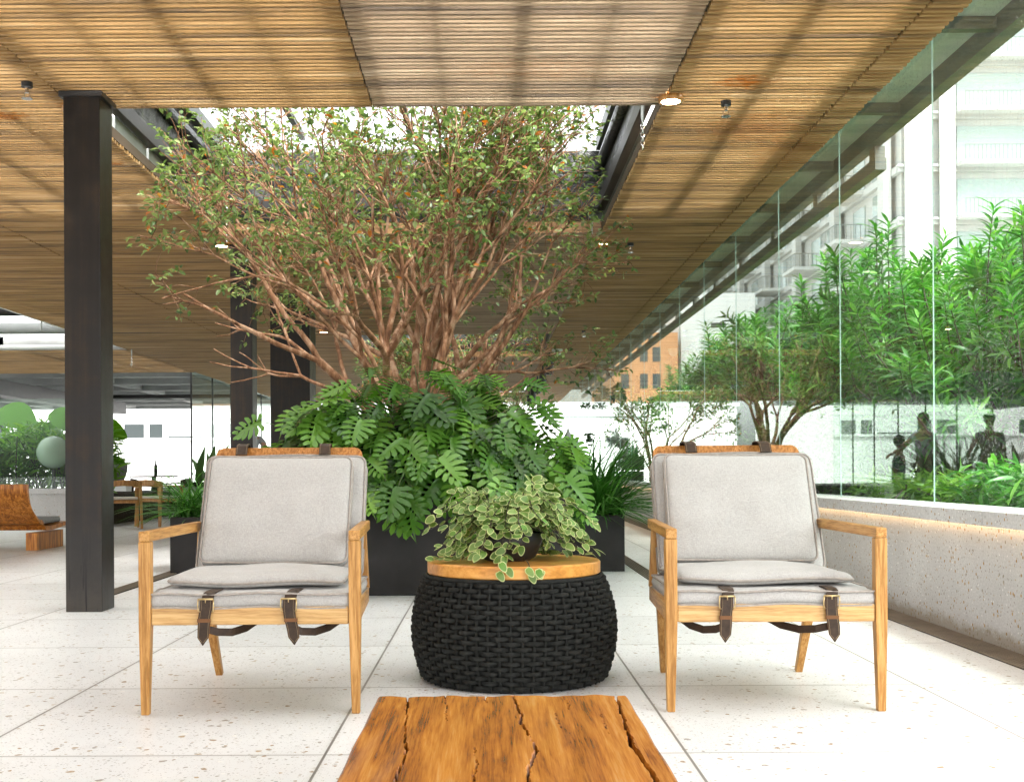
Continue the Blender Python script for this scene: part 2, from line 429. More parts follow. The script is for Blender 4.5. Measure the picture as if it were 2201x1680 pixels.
M_THREAD = plain('tan_thread', (.30,.22,.13), .8, .2)
M_BRASS = plain('aged_brass', (.55,.42,.22), .32, .5, 1, var=.2, vs=60)
M_ROPE = plain('black_rope', (.017,.018,.016), .8, .25, var=.5, vs=70, bmp=.9, bs=420)
M_INNER = plain('basket_frame_black', (.008,.008,.008), .8, .2)
M_BLACK = plain('black_steel', (.020,.018,.017), .42, .5, var=.35, vs=5, bmp=.10, bs=60)
def column_material():
    m, n, l, p = mat('blackened_steel')
    v = coords(n, l); t = noise(n, l, v, 3.5, 6, .65)
    mp = n.new('ShaderNodeMapping'); mp.inputs['Scale'].default_value = (24, 24, .8); l.new(v, mp.inputs['Vector']); t2 = noise(n, l, mp.outputs[0], 1.2, 5, .6)
    f = mth(n, l, 'ADD', mth(n, l, 'MULTIPLY', t.outputs['Fac'], .6), mth(n, l, 'MULTIPLY', t2.outputs['Fac'], .4))
    r = ramp(n, [(.32, (.006,.005,.005)), (.5, (.011,.009,.008)), (.60, (.024,.015,.009)), (.72, (.045,.026,.013))]); l.new(f, r.inputs[0])
    tc = n.new('ShaderNodeTexCoord'); sz = n.new('ShaderNodeSeparateXYZ'); l.new(tc.outputs['Object'], sz.inputs[0])
    t3 = noise(n, l, coords(n, l, (30, 30, 1.6)), 1.1, 3, .5)
    low = mth(n, l, 'MINIMUM', mth(n, l, 'MAXIMUM', mth(n, l, 'SUBTRACT', 1.0, mth(n, l, 'MULTIPLY', sz.outputs[2], 1.7)), 0), 1)
    dust = mix(n, l, r.outputs[0], (.075,.068,.060), mth(n, l, 'MULTIPLY', low, mth(n, l, 'MULTIPLY', t.outputs['Fac'], .9)))      # dusty foot
    drip = mix(n, l, dust, (.004,.004,.004), mth(n, l, 'MULTIPLY', low, mth(n, l, 'GREATER_THAN', t3.outputs['Fac'], .60)))        # with dark runs
    l.new(drip, p.inputs['Base Color']); rr = ramp(n, [(.3, (.30,)*3), (.7, (.5,)*3)]); l.new(t.outputs['Fac'], rr.inputs[0]); l.new(rr.outputs[0], p.inputs['Roughness'])
    setp(p, None, None, .35); bump(n, l, p, t2.outputs['Fac'], .08, .004)
    return m
M_COL = column_material()
M_PLANTER = plain('charcoal_planter', (.015,.014,.014), .55, .3, var=.55, vs=3, bmp=.15, bs=150)
M_SOIL = plain('dark_soil', (.03,.022,.015), .95, .1, var=.4, vs=20, bmp=.6, bs=40)
M_GALV = plain('grey_metal', (.36,.38,.36), .4, .5, .6, var=.15, vs=5)
M_DARKMETAL = plain('bronze_grate', (.20,.16,.12), .5, .5, .3, var=.2, vs=8)
M_SLOT = plain('grate_shadow_gap', (.015,.013,.012), .8, .2)
M_WHITE = plain('white_plaster', (.80,.80,.79), .8, .2, var=.05, vs=.6)
M_WHITE2 = plain('white_stone_cladding', (.50,.50,.485), .8, .2, var=.08, vs=.4)
M_ORANGE = plain('orange_render', (.60,.30,.155), .85, .2, var=.10, vs=.3)
M_WIN = plain('dark_window_glass', (.05,.06,.06), .12, .6)
M_WINLT = plain('pale_window_glass', (.28,.34,.32), .15, .6)
M_RAILG = plain('grey_railing', (.16,.18,.17), .5, .4)
M_CONCG = plain('grey_cast_concrete', (.34,.35,.345), .8, .3, var=.15, vs=1.5)
M_STEELG = plain('dark_grey_steel', (.11,.12,.11), .5, .5, .2, var=.2, vs=3)
M_SOFFIT = plain('green_grey_soffit', (.55,.57,.54), .6, .4, var=.2, vs=2)
M_PIPE = plain('pale_pipe', (.6,.6,.58), .4, .5)
M_BLACKPL = plain('black_plastic', (.015,.015,.015), .45, .5)
M_CHROME = plain('chrome', (.7,.7,.7), .2, .5, 1)
M_TERRACE = plain('grey_outdoor_paving', (.42,.42,.40), .85, .2, var=.15, vs=.5)
M_CUSHG = plain('grey_cushion', (.30,.31,.32), .9, .2, var=.1, vs=20)
M_POTG = plain('grey_stone_pot', (.20,.19,.18), .8, .2, var=.15, vs=10)
M_SEATBLK = plain('black_leather_seat', (.015,.017,.018), .3, .5)
M_DARKWOOD = plain('dark_stained_wood', (.035,.022,.016), .4, .4)
M_CREAMSEAT = plain('cream_seat_pad', (.62,.60,.55), .85, .2)

def membrane_material():
    m, n, l, p = mat('black_roof_membrane')
    v = coords(n, l, (1, .35, 1.4)); t = noise(n, l, v, 3.2, 6, .6, 1.2)
    mo = noise(n, l, coords(n, l), 5, 6, .7)
    r = ramp(n, [(.45, (.020,.021,.019)), (.62, (.05,.053,.043)), (.72, (.10,.115,.06))]); l.new(mo.outputs['Fac'], r.inputs[0])
    l.new(r.outputs[0], p.inputs['Base Color']); setp(p, None, .32, .6); bump(n, l, p, t.outputs['Fac'], 1.0, .12)
    return m
M_MEMB = membrane_material()

def translucent(name, c):
    m, n, l, p = mat(name); n.remove(p)
    d = n.new('ShaderNodeBsdfTranslucent'); d.inputs['Color'].default_value = (*c, 1)
    t = n.new('ShaderNodeBsdfTransparent'); t.inputs['Color'].default_value = (.9,.9,.9,1); ms = n.new('ShaderNodeMixShader'); ms.inputs[0].default_value = .18
    l.new(d.outputs[0], ms.inputs[1]); l.new(t.outputs[0], ms.inputs[2])
    l.new(ms.outputs[0], n['Material Output'].inputs[0]); return m
M_POLY = translucent('milky_polycarbonate', (.95,.95,.94))
M_POLY2 = translucent('grey_roof_sheet', (.6,.61,.6)); M_POLY2.node_tree.nodes['Mix Shader'].inputs[0].default_value = .05

def glass_material(name, tint, dirt=0.0, refl=1.0):
    m, n, l, p = mat(name); n.remove(p)
    tr = n.new('ShaderNodeBsdfTransparent'); tr.inputs['Color'].default_value = (*tint, 1)
    gl = n.new('ShaderNodeBsdfGlossy'); gl.inputs['Roughness'].default_value = 0.0; gl.inputs['Color'].default_value = (.93,1,.96,1)
    lw = n.new('ShaderNodeLayerWeight'); lw.inputs['Blend'].default_value = .5
    fres = mth(n, l, 'ADD', .04, mth(n, l, 'MULTIPLY', .96, mth(n, l, 'POWER', lw.outputs['Facing'], 5)))
    wv = noise(n, l, coords(n, l, (1, .55, .25)), .8, 1, .4)
    bp = n.new('ShaderNodeBump'); bp.inputs['Strength'].default_value = .04; bp.inputs['Distance'].default_value = .02
    l.new(wv.outputs['Fac'], bp.inputs['Height']); l.new(bp.outputs[0], gl.inputs['Normal'])
    ms = n.new('ShaderNodeMixShader'); l.new(mth(n, l, 'MULTIPLY', fres, refl), ms.inputs[0])
    l.new(tr.outputs[0], ms.inputs[1]); l.new(gl.outputs[0], ms.inputs[2]); out = ms.outputs[0]
    if dirt:
        v = coords(n, l); sp = noise(n, l, v, 75, 2, .6); big = noise(n, l, v, .9, 4, .6)
        st = noise(n, l, coords(n, l, (1, 14, .8)), 3.0, 4, .6)
        k = mth(n, l, 'MULTIPLY', mth(n, l, 'MAXIMUM', mth(n, l, 'SUBTRACT', sp.outputs['Fac'], .60), 0), mth(n, l, 'MULTIPLY', mth(n, l, 'MAXIMUM', mth(n, l, 'SUBTRACT', big.outputs['Fac'], .42), 0), 26*dirt))
        k = mth(n, l, 'ADD', mth(n, l, 'MINIMUM', k, .5), mth(n, l, 'MULTIPLY', mth(n, l, 'MAXIMUM', mth(n, l, 'SUBTRACT', st.outputs['Fac'], .45), 0), .22*dirt))
        df = n.new('ShaderNodeBsdfDiffuse'); df.inputs['Color'].default_value = (.75,.78,.74,1)
        m2 = n.new('ShaderNodeMixShader'); l.new(k, m2.inputs[0]); l.new(out, m2.inputs[1]); l.new(df.outputs[0], m2.inputs[2]); out = m2.outputs[0]
    l.new(out, n['Material Output'].inputs[0]); return m
M_GLASS = glass_material('green_tinted_glass', (.925,.975,.942), .8, .8)
M_GLASS2 = glass_material('clear_glass', (.90,.96,.92), 0.0, .5)
M_GEDGE = plain('glass_edge', (.34,.48,.42), .2, .6)

def leaf_material(name, stops, rough=.38, trans=.25, spec=.5):
    m, n, l, p = mat(name)
    g = n.new('ShaderNodeNewGeometry'); r = ramp(n, stops); l.new(g.outputs['Random Per Island'], r.inputs[0])
    l.new(r.outputs[0], p.inputs['Base Color']); setp(p, None, rough, spec)
    t = n.new('ShaderNodeBsdfTranslucent'); hv = n.new('ShaderNodeHueSaturation'); hv.inputs['Value'].default_value = 1.6; hv.inputs['Saturation'].default_value = 1.1
    l.new(r.outputs[0], hv.inputs['Color']); l.new(hv.outputs[0], t.inputs['Color'])
    ms = n.new('ShaderNodeMixShader'); ms.inputs[0].default_value = trans
    l.new(p.outputs[0], ms.inputs[1]); l.new(t.outputs[0], ms.inputs[2]); l.new(ms.outputs[0], n['Material Output'].inputs[0])
    return m
M_L_TREE = leaf_material('tree_leaf', [(0, (.045,.078,.022)), (.35, (.092,.155,.038)), (.7, (.175,.25,.068)), (.965, (.27,.34,.11)), (.975, (.42,.14,.02)), (1, (.36,.11,.02))], .4, .35)
M_L_PHIL = leaf_material('lobed_leaf', [(0, (.025,.075,.010)), (.4, (.055,.155,.018)), (.8, (.11,.26,.03)), (1, (.19,.38,.055))], .26, .18, .5)
M_L_GRASS = leaf_material('grass_blade', [(0, (.02,.075,.012)), (.6, (.045,.16,.02)), (1, (.09,.24,.04))], .35, .2)
M_L_SHRUB = leaf_material('shrub_leaf', [(0, (.025,.10,.016)), (.5, (.05,.20,.025)), (.85, (.10,.30,.04)), (1, (.20,.42,.07))], .33, .3)
M_L_HEDGE = leaf_material('hedge_leaf', [(0, (.02,.05,.012)), (.5, (.04,.10,.02)), (1, (.09,.18,.035))], .45, .25)
M_L_LIGHT = leaf_material('fresh_leaf', [(0, (.05,.14,.015)), (.5, (.11,.25,.03)), (1, (.20,.36,.05))], .4, .4)
M_L_VAR = leaf_material('variegated_leaf', [(0, (.07,.14,.02)), (.5, (.125,.225,.04)), (.85, (.19,.30,.07)), (1, (.08,.23,.02))], .45, .2)
M_L_RIM = leaf_material('cream_leaf_rim', [(0, (.36,.42,.15)), (1, (.56,.59,.27))], .5, .2)
M_STEM = plain('green_stem', (.10,.13,.05), .6, .3, var=.3, vs=20)
M_STEMD = plain('dark_stem', (.06,.05,.035), .7, .3, var=.3, vs=20)
def bark_material(name, a, b, c):
    m, n, l, p = mat(name)
    t = noise(n, l, coords(n, l, (1,1,.45)), 13, 6, .65, .5); t2 = noise(n, l, coords(n, l), 45, 4, .6)
    r = ramp(n, [(.36, a), (.5, b), (.63, c)]); l.new(t.outputs['Fac'], r.inputs[0])
    l.new(r.outputs[0], p.inputs['Base Color']); setp(p, None, .75, .25)
    bump(n, l, p, mth(n, l, 'ADD', t.outputs['Fac'], mth(n, l, 'MULTIPLY', t2.outputs['Fac'], .5)), .45, .012)
    return m
M_BARK = bark_material('peeling_red_bark', (.085,.038,.018), (.235,.115,.058), (.42,.265,.17))
M_BARKG = bark_material('grey_brown_bark', (.035,.028,.02), (.08,.062,.042), (.15,.12,.085))
def emit(name, c, s):
    m, n, l, p = mat(name); setp(p, (.8,.8,.8)); p.inputs['Emission Color'].default_value = (*c, 1); p.inputs['Emission Strength'].default_value = s
    return m
M_LAMP = emit('lit_lamp', (1, .72, .42), 14)
M_LED = emit('warm_led', (1, .60, .26), 1.6)

# ------------------------------------------------------------------ ground, floor
fl = MB().box(-16, 2.32, -6, 39, -.12, 0); tag(fl.build('floor', M_FLOOR), 'white terrazzo floor laid in square slabs', 'floor', kind='structure')
g = MB().add([(-400,-200,-.14),(400,-200,-.14),(400,500,-.14),(-400,500,-.14)], [(0,1,2,3)])
tag(g.build('ground', M_TERRACE), 'pale paved ground around the pavilion', 'ground', kind='structure')
sb = MB().box(2.62, 9.0, -2, 40, -.1, .50); tag(sb.build('garden_soil', M_SOIL), 'dark soil of the raised garden bed beyond the glass', 'soil', kind='structure')

# ------------------------------------------------------------------ slatted ceiling
ZC, PITCH = 3.06, .054
ceil = thing('slatted_ceiling', 'weathered brown wooden slat ceiling spanning the whole terrace', 'ceiling', (0,0,0))
colsX = [(-13, -8.5), (-8.5, -6.62), (-6.6, -4.42), (-4.41, -2.535), (-2.53, -.705), (-.70, 1.075), (1.085, 2.14), (2.15, 2.345)]
holes = [(7.06, 10.8), (18.8, 22.5), (30.5, 34.2)]
def yruns(ci):
    if ci in (4, 5): return [(-7, -4.69), (-.95, 7.06), (10.8, 18.8), (22.5, 30.5), (34.2, 37.8)]
    if ci in (0, 1): return [(-7, 7.06), (7.06, 15), (21, 25.8)]
    return [(-7, 7.06), (7.06, 10.8), (10.8, 18.8), (18.8, 22.5), (22.5, 30.5), (30.5, 37.8)]
for ci, (xa, xb) in enumerate(colsX):
    for (ya, yb) in yruns(ci):
        mb = MB(); nn = int((yb-ya)/PITCH); dz = random.uniform(-.004, .004)
        for k in range(nn):
            y = ya + (k+.5)*PITCH; z = ZC + dz + random.uniform(-.002, .002)
            e0, e1 = random.uniform(-.006, .002), random.uniform(-.002, .006)
            mb.box(xa+e0+.004, xb+e1-.004, y-.0125, y+.0125, z, z+.024)
        mb.build('slat_panel', M_SLAT, ceil)
js = MB()
for ci, (xa, xb) in enumerate(colsX):
    for (ya, yb) in yruns(ci):
        w = xb - xa; nq = max(1, round(w/.45))
        for q in range(nq+1):
            x = xa + w*q/nq
            hw = .05 if q in (0, nq) else (.045 if q*2 == nq else .022)
            if q == 0: x += .05
            if q == nq: x -= .05
            js.box(x-hw, x+hw, ya, yb, ZC+.030, ZC+.10)
js.build('joist', plain('dark_joist', (.10,.075,.05), .8, .2), ceil)
eb = MB()
for (ya, yb) in holes: eb.box(-2.53, 1.08, yb-.03, yb-.004, ZC-.004, ZC+.10)
eb.build('edge_board', wood('edge_board_wood', [(.16,.08,.03), (.24,.13,.05), (.31,.18,.075)], 'X', 3, 10), ceil)

roof = thing('roof_deck', 'flat roof above the slat ceiling, milky sheets over the seating', 'roof', (0,0,0))
rf = MB(); rp = MB()
def roof_rect(mb, xa, xb, ya, yb, z, t): mb.box(xa, xb, ya, yb, z, z+t)
roof_rect(rp, -13, -2.55, 2.5, 9.3, 3.62, .01); roof_rect(rp, -2.55, 1.1, 2.5, 7.0, 3.62, .01); roof_rect(rp, 1.1, 2.5, 2.5, 9.3, 3.62, .01)
roof_rect(rf, -13, -2.62, -7, 2.49, 3.78, .12); roof_rect(rf, 1.17, 2.6, -7, 2.49, 3.78, .12); roof_rect(rf, -2.61, 1.16, -7, -4.75, 3.78, .12); roof_rect(rf, -2.61, 1.16, -.9, 2.49, 3.78, .12)
rp.build('roof_sheet', M_POLY, roof)
roof_rect(rf, -6.6, -2.62, 9.3, 38, 3.78, .12); roof_rect(rf, -13, -6.6, 9.3, 12, 3.78, .12)
roof_rect(rf, 1.17, 2.6, 9.3, 38, 3.78, .12)
for a, b in ((10.9, 18.7), (22.6, 30.4), (34.3, 38)): roof_rect(rf, -2.62, 1.17, a, b, 3.78, .12)
rf.build('roof_slab', M_CONCG, roof)

# skylight kerbs
def skylight(y0, y1, label):
    t = thing('skylight_kerb', label, 'skylight', (0, 0, 0), group='skylight openings over the trees')
    for x0, x1 in ((-2.58, -2.545), (1.095, 1.13)):
        MB().box(x0, x1, y0, y1, ZC+.32, ZC+.78).build('membrane_side', M_MEMB, t)
        s_ = 1 if x0 < 0 else -1; xi = x1 if x0 < 0 else x0
        bm = MB(); bm.box(min(xi-.02*s_, xi+.05*s_), max(xi-.02*s_, xi+.05*s_), y0, y1, ZC+.21, ZC+.318); bm.build('steel_channel', M_BLACK, t, bevel=.004)
        fm = MB()
        yy = y0
        while yy < y1 - .1:
            fm.box(min(xi-.03*s_, xi-.01*s_), max(xi-.03*s_, xi-.01*s_), yy, min(yy+.72, y1), ZC+.045, ZC+.205); yy += .78
        if x0 < 0: fm.build('pale_flashing', M_GALV, t)
        MB().tube([(xi+.03*s_, y0, ZC+.62), (xi+.03*s_, (y0+y1)/2, ZC+.60), (xi+.03*s_, y1, ZC+.62)], .05, 10).build('membrane_roll', M_MEMB, t, smooth=True)
        bt = MB(); bt.box(min(xi-.06*s_, xi+.06*s_), max(xi-.06*s_, xi+.06*s_), y0, y1, ZC+.782, ZC+.90); bt.build('top_beam', M_STEELG, t)
    for (ya, yb) in ((y0-.05, y0-.012), (y1+.012, y1+.05)):
        MB().box(-2.54, 1.09, ya, yb, ZC+.12, ZC+.78).build('membrane_side', M_MEMB, t)
    bm = MB(); bm.box(-2.5, 1.05, y1-.10, y1-.035, ZC+.22, ZC+.31); bm.box(-2.5, 1.05, y1-.08, y1-.035, ZC+.55, ZC+.62)
    bm.build('steel_channel', M_BLACK, t, bevel=.004)
    bm = MB()
    for x in (-1.75, -.72, .3): bm.box(x-.025, x+.025, y0-.05, y1+.05, ZC+.905, ZC+.96)
    bm.bar((-2.5, y0, ZC+.98), (-1.75, y0+1.9, ZC+.98), .05, .03)
    bm.build('rafter', M_STEELG, t)
    return t
skylight(*holes[0], 'dark membrane-lined skylight opening over the nearest tree')
skylight(*holes[1], 'dark skylight opening around the second tree further back')
skylight(*holes[2], 'small far skylight opening at the end of the ceiling')

# ------------------------------------------------------------------ columns
def column(x0, x1, y0, y1, label, z1=3.2):
    c = ((x0+x1)/2, (y0+y1)/2); t = thing('steel_column', label, 'column', (c[0], c[1], 0), group='black steel columns')
    w, d = (x1-x0)/2, (y1-y0)/2
    MB().box(-w, w, -d, d, 0, z1).build('shaft', M_COL, t, bevel=.004)
    MB().box(-w-.02, w+.02, -d-.02, d+.02, ZC-.035, ZC-.005).build('collar', M_BLACK, t)
column(-2.489, -2.275, 6.70, 6.92, 'nearest black steel column, standing left of the left armchair')
column(-2.54, -2.325, 11.25, 11.48, 'slim black steel column behind the left armchair')
column(-2.737, -2.24, 14.33, 14.83, 'broad black column behind the slim one, beside the tree')

# ------------------------------------------------------------------ right parapet, glass wall, outside eave
par = thing('parapet_wall', 'low speckled concrete wall with warm light under its coping', 'wall', (2.32, 4, 0))
b = MB().box(0, .28, -6, 34, 0, .548); b.build('wall_face', M_CONC, par)
yy = -6.0
while yy < 34:
    MB().box(-.072, .28, yy, yy+2.394, .552, .622).build('coping', M_CONC, par, bevel=.003); yy += 2.4
MB().box(-.034, -.018, -6, 34, .5475, .5512).build('led_strip', M_LED, par)

gw = thing('glass_wall', 'tall frameless green-tinted glass wall standing on the concrete parapet', 'glass wall', (2.37, 0, .62))
k = -2
while True:
    y0 = 6.06 + 1.605*k
    if y0 > 37: break
    mb = MB(); x0, x1 = -.0025, .0025; a, b_ = y0+.003, y0+1.605-.003; z0, z1 = .004, 2.60
    vs = [(x0,a,z0),(x1,a,z0),(x1,b_,z0),(x0,b_,z0),(x0,a,z1),(x1,a,z1),(x1,b_,z1),(x0,b_,z1)]
    mb.add(vs, [(3,0,4,7),(1,2,6,5)], 0); mb.add(vs, [(0,3,2,1),(4,5,6,7),(0,1,5,4),(2,3,7,6)], 1)
    mb.build('glass_pane', [M_GLASS, M_GEDGE], gw); k += 1

ev = thing('steel_eave', 'grey steel eave frame running along outside the glass wall', 'eave', (0,0,0))
mb = MB(); mb.box(2.62, 3.05, 1, 38, 3.525, 3.57); mb.build('soffit', M_SOFFIT, ev)
mb = MB(); mb.box(3.06, 3.16, 1, 38, 3.40, 3.62); mb.box(2.40, 2.498, 1, 38, 3.30, 3.56); mb.build('top_beam', M_STEELG, ev)
k = -3
while 6.06+1.605*k < 37:
    y = 6.86+1.605*k; MB().box(2.50, 3.058, y-.03, y+.03, 3.445, 3.522).build('bracket', M_STEELG, ev); k += 1
mb = MB(); mb.box(3.10, 3.19, 9.1, 38, 3.20, 3.295); mb.build('lower_rail', M_STEELG, ev)
y = 9.13
while y < 37: MB().box(3.11, 3.19, y, y+.14, 3.297, 3.398).build('post', M_STEELG, ev); y += 1.605

# drains
def drain(x0, x1, y0, y1, label, nsl=8):
    t = thing('drain_grate', label, 'drain', (x0, y0, 0), group='linear floor drains')
    mb = MB(); w = (x1-x0); 
    MB().box(0, w, 0, y1-y0, .0005, .0035).build('channel', M_SLOT, t)
    for i in range(nsl):
        a = w*i/nsl; mb.box(a, a + w/nsl*.55, 0, y1-y0, .004, .009)
    mb.build('grille', M_DARKMETAL, t)
drain(2.16, 2.318, -4, 34, 'long bronze drain grate along the foot of the concrete wall', 8)
drain(1.18, 1.30, 7.42, 30, 'dark drain grate beside the right end of the planter', 6)
drain(-2.62, -2.50, 7.42, 30, 'dark drain grate running back past the nearest column', 6)

# ------------------------------------------------------------------ ceiling fittings
def downlight(x, y, label):
    t = thing('downlight', label, 'ceiling light', (x, y, ZC), group='lit ceiling downlights')
    m = MB(); m.lathe([(.058,-.03),(.074,-.03),(.074,.0),(.058,.0)], n=20, cap0=False, cap1=False); m.build('trim', M_OAK, t, smooth=True)
    MB().lathe([(.058,-.028),(.058,-.024)], n=20).build('lens', M_LAMP, t)
downlight(-2.52, 6.98, 'lit downlight half hidden behind the nearest column')
downlight(1.11, 6.87, 'lit downlight in front of the skylight, above the right armchair')
downlight(-2.61, 11.2, 'lit downlight beside the top of the slim column')
downlight(1.12, 11.2, 'lit downlight behind the skylight, right of the tree crown')
downlight(-2.62, 18.2, 'small far lit downlight left of the second skylight')

def sprinkler(x, y, label):
    t = thing('sprinkler', label, 'sprinkler', (x, y, ZC), group='ceiling sprinklers')
    MB().lathe([(.032,-.028),(.032,.0)], n=14).build('cup', M_BLACKPL, t)
    m = MB(); m.lathe([(.012,-.06),(.012,-.028)], n=10); m.lathe([(.03,-.095),(.03,-.091)], n=14); m.tube([(-.013,0,-.06),(-.018,0,-.08),(-.004,0,-.092)], .003, 5); m.tube([(.013,0,-.06),(.018,0,-.08),(.004,0,-.092)], .003, 5)
    m.build('head', M_CHROME, t)
sprinkler(-2.64, 6.55, 'sprinkler in front of the nearest column head')
sprinkler(1.46, 6.95, 'sprinkler beside the rust stain on the ceiling')
sprinkler(-2.72, 11.0, 'small sprinkler left of the slim column')
sprinkler(1.42, 11.3, 'small sprinkler on the ceiling right of the tree crown')
sprinkler(1.55, 18.4, 'small far sprinkler on the ceiling right of the second tree')

def chain(x, y, z, label, n=7):
    t = thing('hanging_chain', label, 'chain', (x, y, z), group='little chains hanging from the ceiling')
    m = MB(); m.lathe([(.008,-.16),(.011,-.15),(.011,-.02),(.006,0)], n=8); m.build('spring_cylinder', M_GALV, t)
    m = MB()
    for i in range(n):
        pts = [(.011*math.cos(a)*(i % 2), .011*math.cos(a)*(1-i % 2), -.17-.026*i-.017*math.sin(a)) for a in [2*math.pi*q/10 for q in range(10)]]
        m.tube(pts, .003, 4, closed=True)
    m.build('link', M_CHROME, t)
chain(.985, 7.2, ZC+.12, 'steel chain hanging at the right corner of the skylight')
chain(-2.42, 10.6, ZC+.22, 'steel chain hanging at the far left corner of the skylight')
chain(.98, 10.7, ZC+.1, 'steel chain hanging behind the tree crown, far right corner')
for i in range(5):
    y = 21.8 + 2.7*i
    t = thing('ceiling_spotlight', 'black cylinder spotlight hanging in the row beyond the second tree', 'spotlight', (1.18, y, ZC), group='row of black cylinder spotlights')
    MB().lathe([(.07,-.42),(.075,-.40),(.075,-.12),(.06,-.10)], n=16).build('body', M_BLACKPL, t, smooth=False)
    MB().lathe([(.02,-.10),(.02,0)], n=8).build('stem', M_BLACKPL, t)
t = thing('security_camera', 'white dome security camera on the ceiling by the spotlights', 'camera', (1.29, 21.2, ZC))
MB().lathe([(.10,-.05),(.10,0)], n=18).build('base', M_WHITE, t); MB().ball((0,0,-.06), .085, 16, 10).build('dome', M_WHITE, t, smooth=True)

# left service opening pipes
for (y, z, r, m_, lab) in ((19.6, 3.30, .10, M_CONCG, 'thick grey pipe crossing the left ceiling opening'), (17.4, 3.28, .07, M_BLACK, 'black pipe crossing the left ceiling opening'), (20.9, 3.11, .05, M_PIPE, 'white pipe along the far rim of the left ceiling opening')):
    o = MB().tube([(-13, y, z), (-6.55, y, z)], r, 12).build('ceiling_pipe', m_, smooth=True); tag(o, lab, 'pipe', 'pipes under the roof')
o = MB().tube([(-13, 36, 3.2), (-6.8, 36, 3.2)], .06, 8).build('ceiling_pipe', M_BLACK, smooth=True); tag(o, 'black pipe below the far grey concrete beams', 'pipe', 'pipes under the roof')
t = thing('metal_gutter', 'pale metal gutter along the right rim of the left ceiling opening', 'gutter', (0,0,0))
MB().box(-6.70, -6.60, 13.5, 21.2, ZC+.02, ZC+.10).build('channel', M_PIPE, t)
MB().tube([(-6.78, 13.5, ZC+.20), (-6.78, 21.0, ZC+.20)], .02, 8).build('conduit', M_PIPE, t, smooth=True)
for y in (14, 15.5, 17, 18.5, 20): MB().tube([(-6.66, y, ZC+.02), (-6.66, y, ZC-.12)], .012, 6).build('hanger', M_GALV, t)
chain(-6.5, 20.8, ZC+.02, 'small chain hanging at the end of the pale gutter')

# grey concrete waffle roof, far left
wf = thing('concrete_waffle_roof', 'grey coffered concrete ceiling beyond the wooden slats', 'roof', (0,0,0))
MB().box(-45, -6.9, 26, 47, 3.92, 4.1).build('slab', M_CONCG, wf)
MB().box(-20, -6.62, 12, 25.9, 3.95, 3.97).build('milky_sheet', M_POLY2, wf)
m = MB()
y = 26.0
while y < 47: m.box(-45, -6.9, y, y+.35, 3.42, 3.915); y += 2.6
m.build('cross_beam', M_CONCG, wf)
m = MB(); x = -42.0
while x < -7: m.box(x, x+.35, 26, 47, 3.45, 3.912); x += 3.4
m.build('long_beam', M_CONCG, wf)
o = MB().box(-13.2, -12.7, 22, 40, 2.85, 3.25).build('ventilation_duct', M_BLACK); tag(o, 'long black duct under the far left roof', 'duct')

# far glass partition on the left (runs back) + end screen
t = thing('glass_partition', 'far glass partition running back behind the black columns', 'glass wall', (-6.77, 0, 0))
y = 26.0
while y < 37.5:
    MB().box(-.006, .006, y+.008, y+1.992, .02, ZC+.4).build('glass_pane', M_GLASS2, t); MB().box(-.02, .02, y-.008, y+.004, 0, ZC+.4).build('joint', M_BLACKPL, t); y += 2.0

